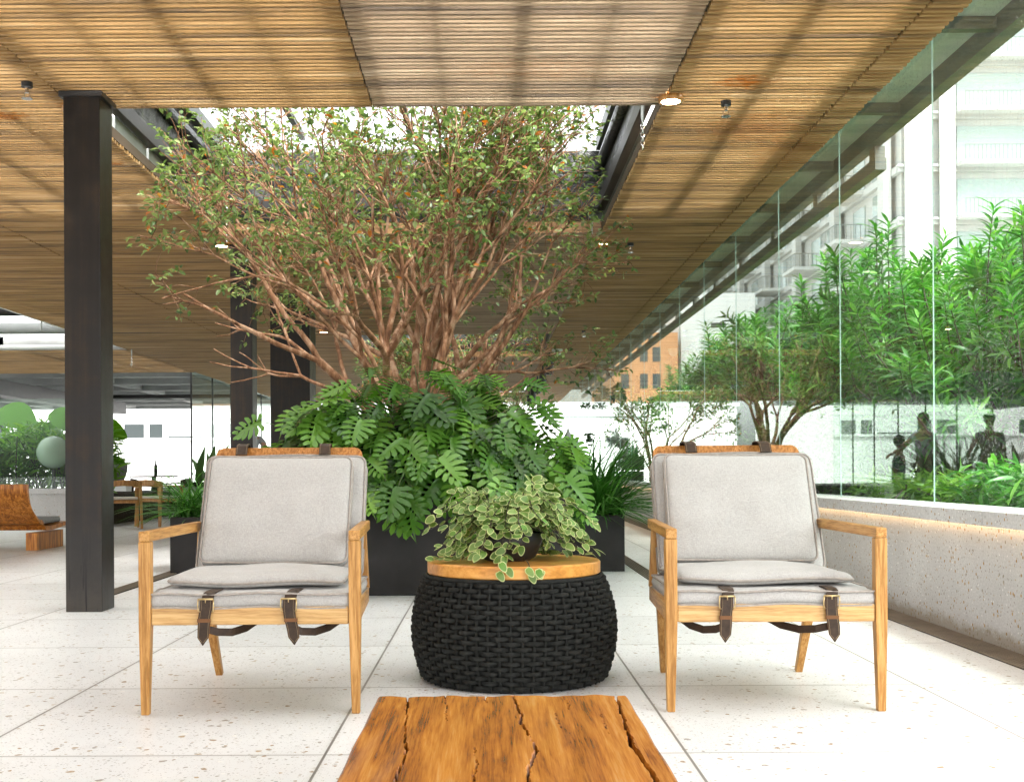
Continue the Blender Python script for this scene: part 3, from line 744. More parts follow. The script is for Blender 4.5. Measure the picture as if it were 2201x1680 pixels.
# ------------------------------------------------------------------ armchairs
def cushion(name, w, d, t, puff, rc, M, parent, edge='box', nz=None, sag=None, pip=.0042):
    """upholstered pad in its own XY plane, mapped by M (4x4); piping is its child"""
    N = 30; V, Fc = [], []
    def outline(u, v, z):
        x, y = u*w/2, v*d/2
        cx, cy = w/2 - rc, d/2 - rc
        ax, ay = abs(x)-cx, abs(y)-cy
        if ax > 0 and ay > 0:
            mx = max(ax, ay); ln = math.hypot(ax, ay)
            if ln > 0: ax, ay = ax*mx/ln, ay*mx/ln
            x, y = math.copysign(cx+ax, x), math.copysign(cy+ay, y)
        return x, y, z
    def g(i):                                      # denser near the rim
        a = i/N*2-1; return math.copysign(1-(1-abs(a))**1.35, a)
    def top(u, v): 
        e = max(0, (1-abs(u)**5))*max(0, (1-abs(v)**5)); return puff*e**.55
    def dfm(p):
        if sag: p = (p[0], p[1], p[2] + sag(p[0]/(w/2), p[1]/(d/2)))
        return M @ Vector(p)
    idx = {}
    for sgn in (1, -1):
        for j in range(N+1):
            for i in range(N+1):
                u, v = g(i), g(j)
                wr = .0035*(math.sin(u*5.1+v*3.3)+math.sin(u*2.2-v*6.4+1.0))*(1-u*u)*(1-v*v) if sgn > 0 else 0
                x, y, z = outline(u, v, sgn*(t/2 + (top(u, v) if sgn > 0 else top(u, v)*.5)) + wr)
                idx[sgn, i, j] = len(V); V.append(dfm((x, y, z)))
    for j in range(N):
        for i in range(N):
            Fc.append((idx[1,i,j], idx[1,i+1,j], idx[1,i+1,j+1], idx[1,i,j+1]))
            Fc.append((idx[-1,i,j], idx[-1,i,j+1], idx[-1,i+1,j+1], idx[-1,i+1,j]))
    rim = [(i,0) for i in range(N)] + [(N,j) for j in range(N)] + [(N-i,N) for i in range(N)] + [(0,N-j) for j in range(N)]
    # side wall with a soft bulge
    mid = []
    for (i, j) in rim:
        u, v = g(i), g(j); x, y, z = outline(u, v, 0); s_ = 1 + .006/max(w, d)*2
        mid.append(len(V)); V.append(dfm((x*s_, y*s_, 0)))
    for a in range(len(rim)):
        b_ = (a+1) % len(rim); A, B = rim[a], rim[b_]
        Fc.append((idx[-1,*A], idx[-1,*B], mid[b_], mid[a])); Fc.append((mid[a], mid[b_], idx[1,*B], idx[1,*A]))
    m = MB(); m.add(V, Fc); o = m.build(name, M_LINEN, parent, smooth=True)
    p = MB()
    for sgn in ((1, -1) if edge == 'box' else (0,)):
        pts = []
        for (i, j) in rim[::1]:
            u, v = g(i), g(j); x, y, z = outline(u, v, sgn*t/2); s_ = 1 + .004/max(w, d)*2
            pts.append(dfm((x*s_, y*s_, z)))
        p.tube(pts, pip, 6, closed=True)
    p.build('piping', M_PIPING, o, smooth=True)
    return o

def armchair(label, loc, rz, straps, tops, tilt, seat_skew):
    t = thing('armchair', label, 'armchair', loc, rz, 'pale wood lounge armchairs')
    hw = .353
    for s in (-1, 1):
        # front leg: straight above the rail, tapering below it
        m = MB(); vs = []
        for zz, a_, b_, sh in ((0, .027, .028, .002), (.31, .040, .042, 0), (.585, .040, .042, 0)):
            vs += [(s*(hw+sh)+i*a_/2, j*b_/2, zz) for i, j in ((-1,-1),(1,-1),(1,1),(-1,1))]
        m.add(vs, [(3,2,1,0),(8,9,10,11)] + [(r*4+k, r*4+(k+1) % 4, r*4+4+(k+1) % 4, r*4+4+k) for r in (0,1) for k in range(4)])
        m.build('leg', M_LEG, t, bevel=.0035)
        m = MB(); m.bar((s*.272, .752, 0), (s*.300, .630, .35), .027, .028, .040, .042); m.build('leg', M_LEG, t, bevel=.0035)
        m = MB(); m.bar((s*.353, -.022, .6025), (s*.328, .665, .6055), .038, .034, .034, .036); m.build('armrest', M_ARM, t, bevel=.004)
        m = MB(); m.bar((s*.353, .023, .333), (s*.328, .655, .333), .026, .060); m.build('side_rail', M_ARM, t, bevel=.003)
        m = MB(); m.bar((s*.328, .648, .355), (s*.316, .655, .590), .030, .034); m.build('rear_post', M_LEG, t, bevel=.003)
    MB().box(-.332, .332, -.014, .014, .303, .363).build('front_rail', M_RAIL, t, bevel=.004)
    MB().box(-.31, .31, .615, .64, .303, .363).build('rear_rail', M_RAIL, t, bevel=.003)
    MB().box(-.335, .335, .016, .612, .338, .352).build('seat_board', M_RAIL, t)
    # backrest plane
    p0 = Vector((0, .600, .400)); p1 = Vector((0, .850, .914)); d = (p1-p0).normalized(); nrm = Vector((0, -d.z, d.y))
    L = (p1-p0).length
    m = MB(); n_ = 8; r_ = .035; out = []
    for cx, cy, a0 in ((.30-r_, L-r_, 0), (-.30+r_, L-r_, 90)):
        out += [(cx + r_*math.cos(R(a0+90*q/n_)), cy + r_*math.sin(R(a0+90*q/n_))) for q in range(n_+1)]
    out += [(-.30, -.06), (.30, -.06)]
    vs = [p0 + Vector((x,0,0)) + d*y + nrm*h for h in (-.008, .008) for x, y in out]; k_ = len(out)
    m.add(vs, [tuple(range(k_))[::-1], tuple(range(k_, 2*k_))] + [(i, (i+1) % k_, k_+(i+1) % k_, k_+i) for i in range(k_)])
    m.build('back_panel', M_VENEER, t, bevel=.002)
    def onback(x, up, off, rot=0):
        c = p0 + Vector((x,0,0)) + d*up + nrm*off
        B = Matrix(((1, d.x, nrm.x, 0), (0, d.y, nrm.y, 0), (0, d.z, nrm.z, 0), (0,0,0,1)))
        return Matrix.Translation(c) @ B @ Matrix.Rotation(rot, 4, 'Z')
    outer = cushion('back_cushion', .628, .50, .062, .008, .035, onback(.004, .246, .045), t, sag=lambda u, v: .006*math.sin(u*4+1)*(v > .8))
    inner = cushion('back_cushion', .552, .445, .045, .026, .03, onback(tilt, .238, .118, R(-.6)), t, sag=lambda u, v: -.010*(1-u*u)*max(0, v)**3)
    base = cushion('seat_cushion', .672, .60, .046, .004, .02, Matrix.Translation((0, .292, .384)), t, sag=lambda u, v: .0035*math.sin(u*6+.8)*(v < -.5) - .004*abs(u)**6*(v < -.7))
    def pil(u, v): return .004*math.sin(u*4.2+.5) - .007*abs(u)**5*abs(v)**3 - .006*(v < -.8)*math.cos(u*3)
    cushion('seat_cushion', .60, .47, .020, .024, .03, Matrix.Translation((seat_skew, .345, .436)) @ Matrix.Rotation(R(1.5), 4, 'Z'), t, edge='knife', sag=pil, pip=.005)
    # front straps
    for (x, lean, loopdx) in straps:
        w = .039
        pts = [(x+.012, .10, .4125), (x+.010, .02, .4125), (x+.008, -.010, .408), (x+.005, -.016, .398), (x, -.0185, .372)]
        m = MB(); m.strip(pts, w, (1, 0, 0), .004)
        tail = [(x+.001, -.0225, .392), (x, -.025, .36), (x-.002+lean*.3, -.0255, .33), (x+lean*.7, -.024, .29), (x+lean*.9, -.023, .262), (x+lean, -.022, .236)]
        m.strip(tail, [w, w, w, w*.98, w*.92, .003], (1, 0, 0), .004)
        so = m.build('strap', M_LEATHER, t)
        # stitching and raw edge
        e = MB()
        for sg in (-1, 1):
            e.tube([(p[0]+sg*(w/2-.0045), p[1]-.0026, p[2]) for p in tail[:5]] + [(tail[5][0]+sg*.002, tail[5][1]-.0026, tail[5][2]+.010)], .0006, 4)
        e.build('stitching', M_THREAD, so)
        e = MB()
        for sg in (-1, 1):
            e.tube([(p[0]+sg*w/2, p[1], p[2]) for p in tail[:4]] + [(tail[4][0]+sg*w*.46, tail[4][1], tail[4][2]), tail[5]], .0014, 4)
        e.build('raw_edge', M_LEATHER_E, so)
        h = MB()
        for z in (.352, .312, .288): h.lathe([(.0022, 0), (.0022, .0012)], n=8)
        # buckle
        bk = MB(); fx, fz, fy = .0255, .392, -.030
        pts = [(x-fx, fy, fz), (x+fx, fy, fz), (x+fx, fy-.003, fz-.042), (x+fx-.004, fy-.003, fz-.046)]
        bk.tube([(x-fx, fy, fz), (x+fx, fy, fz)], .0034, 8)
        for sg in (-1, 1): bk.tube([(x+sg*fx, fy, fz), (x+sg*(fx+.001), fy, fz-.020), (x+sg*fx, fy+.001, fz-.038), (x+sg*(fx-.006), fy+.003, fz-.043)], .0026, 6)
        bk.tube([(x, fy-.0035, fz+.002), (x, fy-.003, fz-.012)], .002, 6)
        bk.build('buckle', M_BRASS, t, smooth=True)
        kp = MB(); zx = x-.002+lean*.45; kp.strip([(zx-w*.56, -.024, .320), (zx-w*.54, -.0285, .320), (zx+w*.54, -.0285, .320), (zx+w*.56, -.024, .320)], .012, (0,0,1), .002)
        kp.build('keeper_loop', M_LEATHER_E, so)
        lp = MB(); sx = 1 if loopdx > 0 else -1
        lpts = [(x+lean*.6, -.018, .292), (x+loopdx*.25, -.004, .278), (x+loopdx*.5, .03, .272), (x+loopdx*.75, .08, .280), (x+loopdx, .13, .305), (x+loopdx*1.05, .15, .338)]
        lp.strip(lpts, .026, (.25*sx, .5, .85), .0035); lp.build('strap_loop', M_LEATHER, so)
    for x in tops:
        m = MB()
        pts = [p0 + Vector((x, 0, 0)) + d*(L-.10) - nrm*.012, p0 + Vector((x, 0, 0)) + d*(L+.003) - nrm*.012, p0 + Vector((x, 0, 0)) + d*(L+.012) + nrm*.002,
               p0 + Vector((x+.003, 0, 0)) + d*(L+.004) + nrm*.030, p0 + Vector((x+.005, 0, 0)) + d*(L-.012) + nrm*.060, p0 + Vector((x+.007, 0, 0)) + d*(L-.034) + nrm*.086, p0 + Vector((x+.008, 0, 0)) + d*(L-.075) + nrm*.092]
        m.strip(pts, .046, (1, 0, 0), .004); so = m.build('strap', M_LEATHER, t)
        m = MB()
        for sg in (-1, 1): m.tube([Vector(p) + Vector((sg*.0185, 0, 0)) + nrm*.0027 + d*.0015 for p in pts[2:]], .0007, 4)
        m.build('stitching', M_THREAD, so)
    return t
armchair('left armchair of pale wood with grey linen cushions, in front of the black column', (-.808, 3.86, 0), R(.8), ((-.145, -.012, .15), (.133, .018, .16)), (-.185, .150), -.006, -.012)
armchair('right armchair of pale wood with grey linen cushions, beside the glass wall', (.9685, 3.86, 0), R(-.6), ((-.168, -.006, -.14), (.182, .012, -.19)), (-.165, .135), .002, -.004)

# ------------------------------------------------------------------ woven side table
tb = thing('woven_side_table', 'drum side table of black woven rope with round honey wood top', 'side table', (.098, 4.52, 0))
def prof(z):                                     # radius of the basket at height z
    u = z/.415; return .335 + .060*math.sin(math.pi*min(1, max(0, u*.92+.06)))**.8
NS, NR = 58, 21
m = MB()
for rr in range(NR):
    z = .012 + .392*(rr+.5)/NR; pts = []
    jit = random.uniform(-.0015, .0015)
    sub = 6; V = []; hgt = .0086
    ring = []
    for k in range(NS*sub):
        ph = k/sub; amp = math.cos(math.pi*(ph + rr)) ; amp = math.copysign(abs(amp)**.7, amp)
        a = 2*math.pi*k/(NS*sub); r0 = prof(z) + .0098*amp
        zz = z + jit + .0012*math.sin(a*3+rr) + .0008*math.sin(a*17+rr*5)
        ring.append((a, r0, zz, 1 + .12*math.sin(k*1.7+rr*2.1)))
    cs = [(-.0035, -.85), (.0022, -.95), (.0046, -.45), (.0050, 0), (.0046, .45), (.0022, .95), (-.0035, .85)]
    nc = len(cs)
    vs = [((r0+cr)*math.cos(a), (r0+cr)*math.sin(a), zz+ch*hgt*q) for (a, r0, zz, q) in ring for cr, ch in cs]
    K = len(ring)
    m.add(vs, [(i*nc+c, ((i+1) % K)*nc+c, ((i+1) % K)*nc+(c+1) % nc, i*nc+(c+1) % nc) for i in range(K) for c in range(nc)])
wv = m.build('woven_rope', M_ROPE, tb, smooth=True)
m = MB()
for k in range(NS):
    a = 2*math.pi*k/NS
    m.tube([(prof(z)*math.cos(a), prof(z)*math.sin(a), z) for z in [.005+.40*i/8 for i in range(9)]], .0055, 6)
m.build('rope_stake', M_ROPE, tb, smooth=True)
MB().lathe([(prof(.005+.40*i/10)-.016, .005+.40*i/10) for i in range(11)], n=48).build('inner_drum', M_INNER, tb, smooth=True)
for z, rr_ in ((.010, .345), (.408, .347)): MB().tube([(rr_*math.cos(2*math.pi*k/80), rr_*math.sin(2*math.pi*k/80), z) for k in range(80)], .008, 8, closed=True).build('rim', M_ROPE, tb, smooth=True)
m = MB().lathe([(.338,.416),(.342,.420),(.342,.460),(.337,.465)], n=96); m.build('table_top', M_DISC, tb, bevel=0)

pp = thing('variegated_plant', 'trailing plant with cream-edged leaves in a dark bowl on the side table', 'potted plant', (.075, 4.50, .465))
m = MB().lathe([(.085,.0),(.11,.015),(.135,.07),(.14,.11),(.128,.11),(.120,.07)], n=32, cap1=False); m.build('bowl', M_BLACKPL, pp, smooth=True)
MB().lathe([(.122,.088),(.122,.095)], n=24).build('potting_soil', M_SOIL, pp)
items, st = [], MB()
for i in range(92):
    a = random.uniform(0, 2*math.pi); q = random.random(); e = random.uniform(.25, 1.0)
    c, s_ = math.cos(a), math.sin(a)
    reach = random.uniform(.12, .28) if c > -.2 else random.uniform(.12, .25)
    hgt = random.uniform(.06, .24)*(1.1 - .3*reach/.3)
    fall = random.uniform(.0, 1.0)
    pts = []
    nseg = 9
    for k in range(nseg+1):
        u = k/nseg
        r_ = .05 + reach*u; z = .10 + hgt*math.sin(min(1, u*1.35)*math.pi*.62) - (fall*.20)*u*u*(1.2)
        rr_ = math.hypot(c*r_, s_*r_)
        if rr_ < .33: z = max(z, .012)
        else: z = max(z, -.06)
        pts.append(Vector((c*r_*1.06 + .012*math.sin(u*7+i), s_*r_ + .012*math.cos(u*6+i*2), z)))
    st.tube(pts, [.0018]*len(pts), 4)
    for k in range(2, nseg+1):
        for sg in ((-1, 1) if k < nseg else (0, 1)):
            if random.random() < .12: continue
            tdir = (pts[k]-pts[k-1]).normalized(); sd_ = tdir.cross(Vector((0,0,1))); 
            if sd_.length < .1: sd_ = Vector((1,0,0))
            sd_.normalize()
            dirn = tdir*.5 + sd_*sg*.8 + Vector((c*.2, s_*.2, random.uniform(-.55, .35)))
            nr = Vector((c*.5, s_*.5 - .35, .7)) + Vector((random.gauss(0,.35), random.gauss(0,.35), random.gauss(0,.25)))
            pos = pts[k] + dirn.normalized()*.006
            pos.z = max(pos.z, .014 if math.hypot(pos.x, pos.y) < .33 else -.06)
            if pos.z < .03: dirn.z = abs(dirn.z)*.3
            items.append((pos, frame(dirn, nr, random.gauss(0, .3)), random.uniform(.030, .052)))
for (x, z) in ((-.045, .0), (-.02, -.02), (.05, -.022), (.09, -.025), (.115, -.03), (-.055, -.035), (.065, -.04)):
    items.append((Vector((x+.01, -.335, .0+z+.02)), frame((random.uniform(-.8,.8), -.3, -.8), (0,-1,.5)), .046))
st.tube([(0,-.2,.02),(-.02,-.31,.012),(-.03,-.332,-.02)], .002, 4); st.tube([(.06,-.2,.02),(.07,-.31,.012),(.08,-.335,-.03)], .002, 4)
sc_ = scatter('leaves', HEART, items, [M_L_VAR, M_L_RIM], pp)
st.build('stem', M_STEMD, pp, smooth=True)

# ------------------------------------------------------------------ foreground slab table
def table_wood():
    m, n, l, p = mat('tropical_hardwood')
    v = coords(n, l, (9, .8, 4)); t = noise(n, l, v, 2.0, 8, .62, 1.1); t2 = noise(n, l, coords(n, l, (60, 2.2, 20)), 2.0, 5, .65, .3)
    big = noise(n, l, coords(n, l, (2.4, .5, 1)), 1.6, 3); t3 = noise(n, l, coords(n, l, (190, 6, 60)), 2.0, 3, .6)
    f = mth(n, l, 'ADD', mth(n, l, 'ADD', mth(n, l, 'MULTIPLY', t.outputs['Fac'], .42), mth(n, l, 'MULTIPLY', t3.outputs['Fac'], .16)), mth(n, l, 'ADD', mth(n, l, 'MULTIPLY', t2.outputs['Fac'], .26), mth(n, l, 'MULTIPLY', big.outputs['Fac'], .20)))
    r = ramp(n, [(.38, (.09,.024,.005)), (.45, (.24,.072,.011)), (.51, (.43,.15,.018)), (.57, (.56,.225,.032)), (.66, (.62,.34,.11))]); l.new(f, r.inputs[0])
    at = n.new('ShaderNodeAttribute'); at.attribute_name = 'crack'
    out = mix(n, l, r.outputs[0], (.035,.014,.006), at.outputs['Fac'])
    l.new(out, p.inputs['Base Color']); setp(p, None, .27, .5); bump(n, l, p, f, .22, .003)
    return m
M_TABLE = table_wood()
ZT = .32; YR = 2450*(EYE-ZT)/(1494-1010); XL = (808-1050)*YR/F; XR = (1345-1050)*YR/F
tt = thing('wooden_coffee_table', 'long low table of cracked orange-brown timber in the foreground', 'table', ((XL+XR)/2, YR, 0))
W = XR-XL; LEN = 1.55
cracks = [  # (points (t, s)), s = distance from the rear edge; width, depth
    ([(.123,0),(.135,.12),(.150,.28),(.183,.52),(.17,.8)], .0045, .028),
    ([(.27,0),(.285,.12),(.29,.22),(.30,.30)], .002, .008),
    ([(.432,0),(.425,.03),(.44,.07)], .0055, .022),
    ([(.545,0),(.55,.08),(.566,.20),(.560,.27),(.598,.46),(.60,.50),(.563,.62),(.57,.9)], .0050, .028),
    ([(.745,0),(.752,.10),(.748,.18)], .002, .008),
    ([(.953,0),(.945,.12),(.925,.34),(.918,.46),(.93,.6),(.94,.9)], .0085, .055),
    ([(.70,.16),(.69,.25),(.705,.33)], .0016, .006), ([(.86,.2),(.855,.3),(.862,.40)], .0016, .006), ([(.40,.45),(.41,.6),(.395,.75)], .003, .012)]
NX, NY = 230, 150
xs = [-W/2 + W*i/NX for i in range(NX+1)]; ys = [-LEN*(j/NY)**1.4 for j in range(NY+1)]
me_v, me_f, cr_v = [], [], []
def crack_at(x, s):
    tpos = (x + W/2)/W; dep = cr = 0
    for pts, w, dp in cracks:
        if s > pts[-1][1]: continue
        for (t0, s0), (t1, s1) in zip(pts, pts[1:]):
            if s0 <= s <= s1:
                c = t0 + (t1-t0)*(s-s0)/(s1-s0) + .0022*math.sin(s*47+t0*30) + .0016*math.sin(s*131) + .0012*math.sin(s*260)
                ww = w*.40*(1 + .55*math.sin(s*19+t0*50)*math.sin(s*7+t0*9)) * (1 if s < pts[-1][1]*.8 else max(.15, (pts[-1][1]-s)/(pts[-1][1]*.2)))
                dd = abs(tpos-c)*W
                if dd < ww:
                    k = 1-(dd/ww)**2; dep = max(dep, dp*k); cr = max(cr, min(1, k*1.6))
    return dep, cr
for j, y in enumerate(ys):
    for i, x in enumerate(xs):
        s = -y; dp, cr = crack_at(x, s)
        edge = max(0, 1 - min(i, NX-i)/3.0); er = max(0, 1 - j/2.5)
        z = ZT - dp - .006*edge**2 - .004*er**2 + .0012*math.sin(x*40+s*3) + .0008*math.sin(x*97+s*11)
        xx = x + (.0012*math.sin(s*9)+.0008*math.sin(s*23+1))*(1 if i in (0, NX) else abs(2*i/NX-1)**6)
        yo = (.0015*math.sin(x*31)+.001*math.sin(x*77)) if j == 0 else 0
        if j <= 1 and dp > .01: yo -= dp*.25
        me_v.append((xx, y+yo, z)); cr_v.append(cr)
n1 = NX+1
for j in range(NY):
    for i in range(NX): me_f.append((j*n1+i, (j+1)*n1+i, (j+1)*n1+i+1, j*n1+i+1))
ring = [i for i in range(n1)] + [j*n1+NX for j in range(1, NY+1)] + [NY*n1+NX-i for i in range(1, n1)] + [(NY-j)*n1 for j in range(1, NY)]
b0 = len(me_v)
for q in ring: x, y, z = me_v[q]; me_v.append((x, y, ZT-.075)); cr_v.append(cr_v[q])
K = len(ring)
for q in range(K): me_f.append((ring[q], ring[(q+1) % K], b0+(q+1) % K, b0+q))
me_f.append(tuple(b0+q for q in range(K))[::-1])
me = bpy.data.meshes.new('table_top'); me.from_pydata(me_v, [], me_f)
at = me.attributes.new('crack', 'FLOAT', 'POINT'); at.data.foreach_set('value', np.array(cr_v, dtype=np.float32))
finish(me, 'table_top', M_TABLE, tt, smooth=False)
for y in (-.30, -1.30): MB().box(-W/2+.05, W/2-.05, y-.05, y+.05, 0, ZT-.0755).build('leg', M_TABLE, tt, bevel=.005)

# ------------------------------------------------------------------ planters and their plants
def planter(x0, x1, y0, y1, h, label):
    t = thing('planter_box', label, 'planter', ((x0+x1)/2, (y0+y1)/2, 0), group='charcoal planter boxes')
    w, d = (x1-x0)/2, (y1-y0)/2; th = .02
    m = MB(); m.box(-w, w, -d, -d+th, .004, h); m.box(-w, w, d-th, d, .004, h); m.box(-w, -w+th, -d+th+.001, d-th-.001, .004, h-.001); m.box(w-th, w, -d+th+.001, d-th-.001, .004, h-.001)
    m.build('box_side', M_PLANTER, t, bevel=.002)
    MB().box(-w+th+.002, w-th-.002, -d+th+.002, d-th-.002, .02, h-.05).build('planting_soil', M_SOIL, t)
planter(-1.40, .52, 7.47, 8.30, .63, 'tall charcoal planter box behind the woven side table')
planter(-2.56, 1.09, 9.15, 10.3, .455, 'wide low charcoal planter box around the foot of the tree')
planter(-2.0, .9, 19.4, 21.8, .5, 'far charcoal planter box under the second tree')

def lobed_plant(c, radii, n, label, seed=1, zmin=.42):
    random.seed(seed)
    t = thing('lobed_leaf_plant', label, 'plant', c)
    items, st = [], MB()
    for i in range(n):
        a = random.uniform(0, 2*math.pi) if i % 3 else random.uniform(math.pi*1.05, math.pi*1.95)
        el = math.asin(random.uniform(-.45, 1)); k = random.uniform(.35, 1.0)**.6
        if i > n*.66: k *= random.uniform(.45, .8)
        o = Vector((math.cos(a)*math.cos(el)*radii[0], math.sin(a)*math.cos(el)*radii[1], math.sin(el)*radii[2]))*k
        if o.z + c[2] < zmin and o.y > -radii[1]*.3: continue
        if o.z < 0: o.y -= .08
        base = Vector((o.x*.35 + random.gauss(0,.08), o.y*.25 + .05, -.28))
        out = Vector((o.x/radii[0], o.y/radii[1], 0)); out = out.normalized() if out.length > .01 else Vector((0,-1,0))
        mid = base.lerp(o, .55) + Vector((0, 0, .22))
        st.tube([base, base.lerp(mid, .6) + Vector((0,0,.05)), mid, o], [.006, .0055, .005, .004], 5)
        nrm = Vector((o.x/radii[0]**2, o.y/radii[1]**2, o.z/radii[2]**2)).normalized()
        nr = (nrm + Vector((0, -.30, .55)) + Vector((random.gauss(0,.40), random.gauss(0,.30), random.gauss(0,.30)))).normalized()
        down = Vector((out.x*.9, out.y*.9 - .15, -.45 + .25*max(0, nrm.z))) + Vector((random.gauss(0,.38), random.gauss(0,.25), random.gauss(0,.22)))
        items.append((o, frame(down - nr*down.dot(nr)*.8, nr, random.gauss(0,.2)), random.uniform(.19, .31)))
    scatter('foliage', LOBED, items, M_L_PHIL, t); st.build('stem', M_STEM, t, smooth=True)
    return t
lobed_plant((-.50, 8.05, .80), (1.24, .78, .80), 640, 'big deep green plant with finger-lobed leaves spilling over the tall planter', 3, .45)

def grass_clump(c, n, ln, label, seed):
    random.seed(seed)
    t = thing('grass_plant', label, 'plant', c, group='grassy plants in the low planter')
    items = []
    for i in range(n):
        a = random.uniform(0, 2*math.pi); tilt = random.uniform(.15, 1.2)
        d = Vector((math.cos(a)*math.sin(tilt), math.sin(a)*math.sin(tilt), math.cos(tilt)))
        p = Vector((random.gauss(0,.09), random.gauss(0,.09), random.uniform(0, .05)))
        items.append((p, frame(d, (0,0,1), random.gauss(0,.3)), ln*random.uniform(.55, 1.15)))
    scatter('blades', GRASS, items, M_L_GRASS, t)
grass_clump((.86, 9.36, .42), 620, .78, 'lush dark green grassy plant at the right end of the low planter', 11)
grass_clump((-2.42, 9.45, .42), 380, .50, 'arching grassy plant at the left end of the low planter', 12)

# ------------------------------------------------------------------ trees
def grow(p, d, L, n, wig, bend, gain=1.0):
    pts = [Vector(p)]; d = Vector(d).normalized()
    for i in range(n):
        d = (d + bend*(1.0/n) + Vector((random.gauss(0,wig), random.gauss(0,wig), random.gauss(0,wig)))).normalized()
        pts.append(pts[-1] + d*(L/n))
    return pts
def vase_tree(label, base, seed, nst, L, box, leafn, hmul=1.0, bark=M_BARK, name='multi_stem_tree', leafm=None, spread=(3, 57), group=None, leafsize=(.040,.068), wide=1.0, rise_k=1.0):
    random.seed(seed)
    t = thing(name, label, 'tree', base, group=group)
    tr, leaves = MB(), []
    x0, x1, y0, y1, zc = box
    def ok(p):
        w = (p.x + base[0], p.y + base[1], p.z + base[2])
        if not (x0 < w[0] < x1+.3 and y0+.3 < w[1] < y1+.5): return False
        return w[2] < zc - .12 or (x0 < w[0] < x1 and y0 < w[1] < y1 and (w[2] > zc+.15 or (x0+.0 < w[0] < x1)))
    def rads(a, b, n): return [a + (b-a)*(i/n)**.8 for i in range(n+1)]
    def cut(pts):
        for i, p in enumerate(pts):
            if not ok(p): return pts[:i]
        return pts
    def twig(p, d, L_):
        pts = cut(grow(p, d, L_, 4, .18, Vector((0,0,.15))))
        if len(pts) < 2: return
        tr.tube(pts, rads(.0042, .0018, len(pts)-1), 4, cap=False)
        for k in range(max(1, len(pts)-2), len(pts)):
            for q in range(leafn):
                if random.random() < .25: continue
                dd = (pts[k]-pts[k-1]).normalized()*.5 + Vector((random.gauss(0,.6), random.gauss(0,.6), random.gauss(-.1,.4)))
                lp = pts[k] + Vector((random.gauss(0,.018), random.gauss(0,.018), random.gauss(0,.012)))
                if ok(lp): leaves.append((lp, frame(dd, (random.gauss(0,.4), random.gauss(0,.4), 1), random.gauss(0,.3)), random.uniform(*leafsize)))
    K = L/3.15
    def limb(p, d, ln, r, depth, out):
        up = Vector((0,0,.16)) + out*.22*wide
        pts = cut(grow(p, d, ln, 6, .075, up))
        if len(pts) < 3: return
        last = len(pts) < 7
        r1 = max(.0045*hmul, r*(.70 if depth else .35))
        tr.tube(pts, rads(r, r1, len(pts)-1), 8 if depth > 1 else 6, cap=False)
        dend = (pts[-1]-pts[-2]).normalized()
        if depth and not last:
            nf = 3 if random.random() < .5 else 2
            a0 = random.uniform(0, 6.28)
            u = dend.orthogonal().normalized(); w = dend.cross(u)
            for q in range(nf):
                a = a0 + 2*math.pi*q/nf + random.gauss(0,.3); k = random.uniform(.30, .62)
                nd = (dend + (u*math.cos(a) + w*math.sin(a))*k).normalized()
                limb(pts[-1], nd, ln*random.uniform(.68, .95), r1*random.uniform(.72, .95), depth-1, out)
        # side shoots
        ns = {0: 8, 1: 5, 2: 2}.get(depth, 1)
        for q in range(ns):
            kk = random.randint(1, len(pts)-1); s2 = Vector((random.gauss(0,1), random.gauss(0,1), random.gauss(0,.6))).normalized()
            hz, rad = pts[kk].z, math.hypot(pts[kk].x, pts[kk].y)
            if hz < 1.7*K and rad < 1.0*K: continue
            if pts[kk].x < -.75*K and hz < 1.75*K and base[1] < 12: continue
            twig(pts[kk], (pts[kk]-pts[kk-1]).normalized()*.8 + s2*.8, random.uniform(.18, .42)*K)
    for i in range(nst):
        az = 2*math.pi*((i*.618) % 1) + random.uniform(-.2, .2)
        sp = R(spread[0] + (spread[1]-spread[0])*(((i*.377+.13) % 1)**.75))
        out = Vector((math.cos(az), math.sin(az), 0))
        p = out*random.uniform(.03, .12)*max(.6, hmul); ft = p*1.3
        rise = random.uniform(.50, .85)*rise_k
        foot = [Vector((ft.x, ft.y, 0)), ft.lerp(p, .5) + Vector((random.gauss(0,.012), random.gauss(0,.012), rise*.5))]
        p = p + Vector((0,0,rise)); r0 = random.uniform(.027, .049)*hmul
        tr.tube(foot + [p], [r0*1.2, r0*1.08, r0], 8, cap=False)
        d = (out*math.sin(sp)*.95 + Vector((0,0,math.cos(sp)+.12))).normalized()
        limb(p, d, random.uniform(.75, 1.05)*K, r0, 3, out*math.sin(sp))
    tr.build('trunk', bark, t, smooth=True)
    if leaves: scatter('crown', LEAF_SMALL, leaves, leafm or M_L_TREE, t)
    print(label[:30], 'leaves', len(leaves))
    return t
vase_tree('nearest multi-stemmed tree with peeling red bark rising through the skylight', (-.62, 9.35, .40), 21, 19, 3.15, (-2.42, .98, 7.15, 10.65, ZC), 5, group='trees growing through the skylights')
vase_tree('second multi-stemmed tree further back under the next skylight', (-.35, 20.6, .42), 33, 10, 3.2, (-2.42, .98, 18.9, 22.4, ZC), 3, group='trees growing through the skylights', leafsize=(.06,.10))
vase_tree('third far tree beneath the last skylight', (.0, 32.4, .0), 35, 7, 3.2, (-2.42, .98, 30.6, 34.1, ZC), 3, group='trees growing through the skylights', leafsize=(.08,.12))

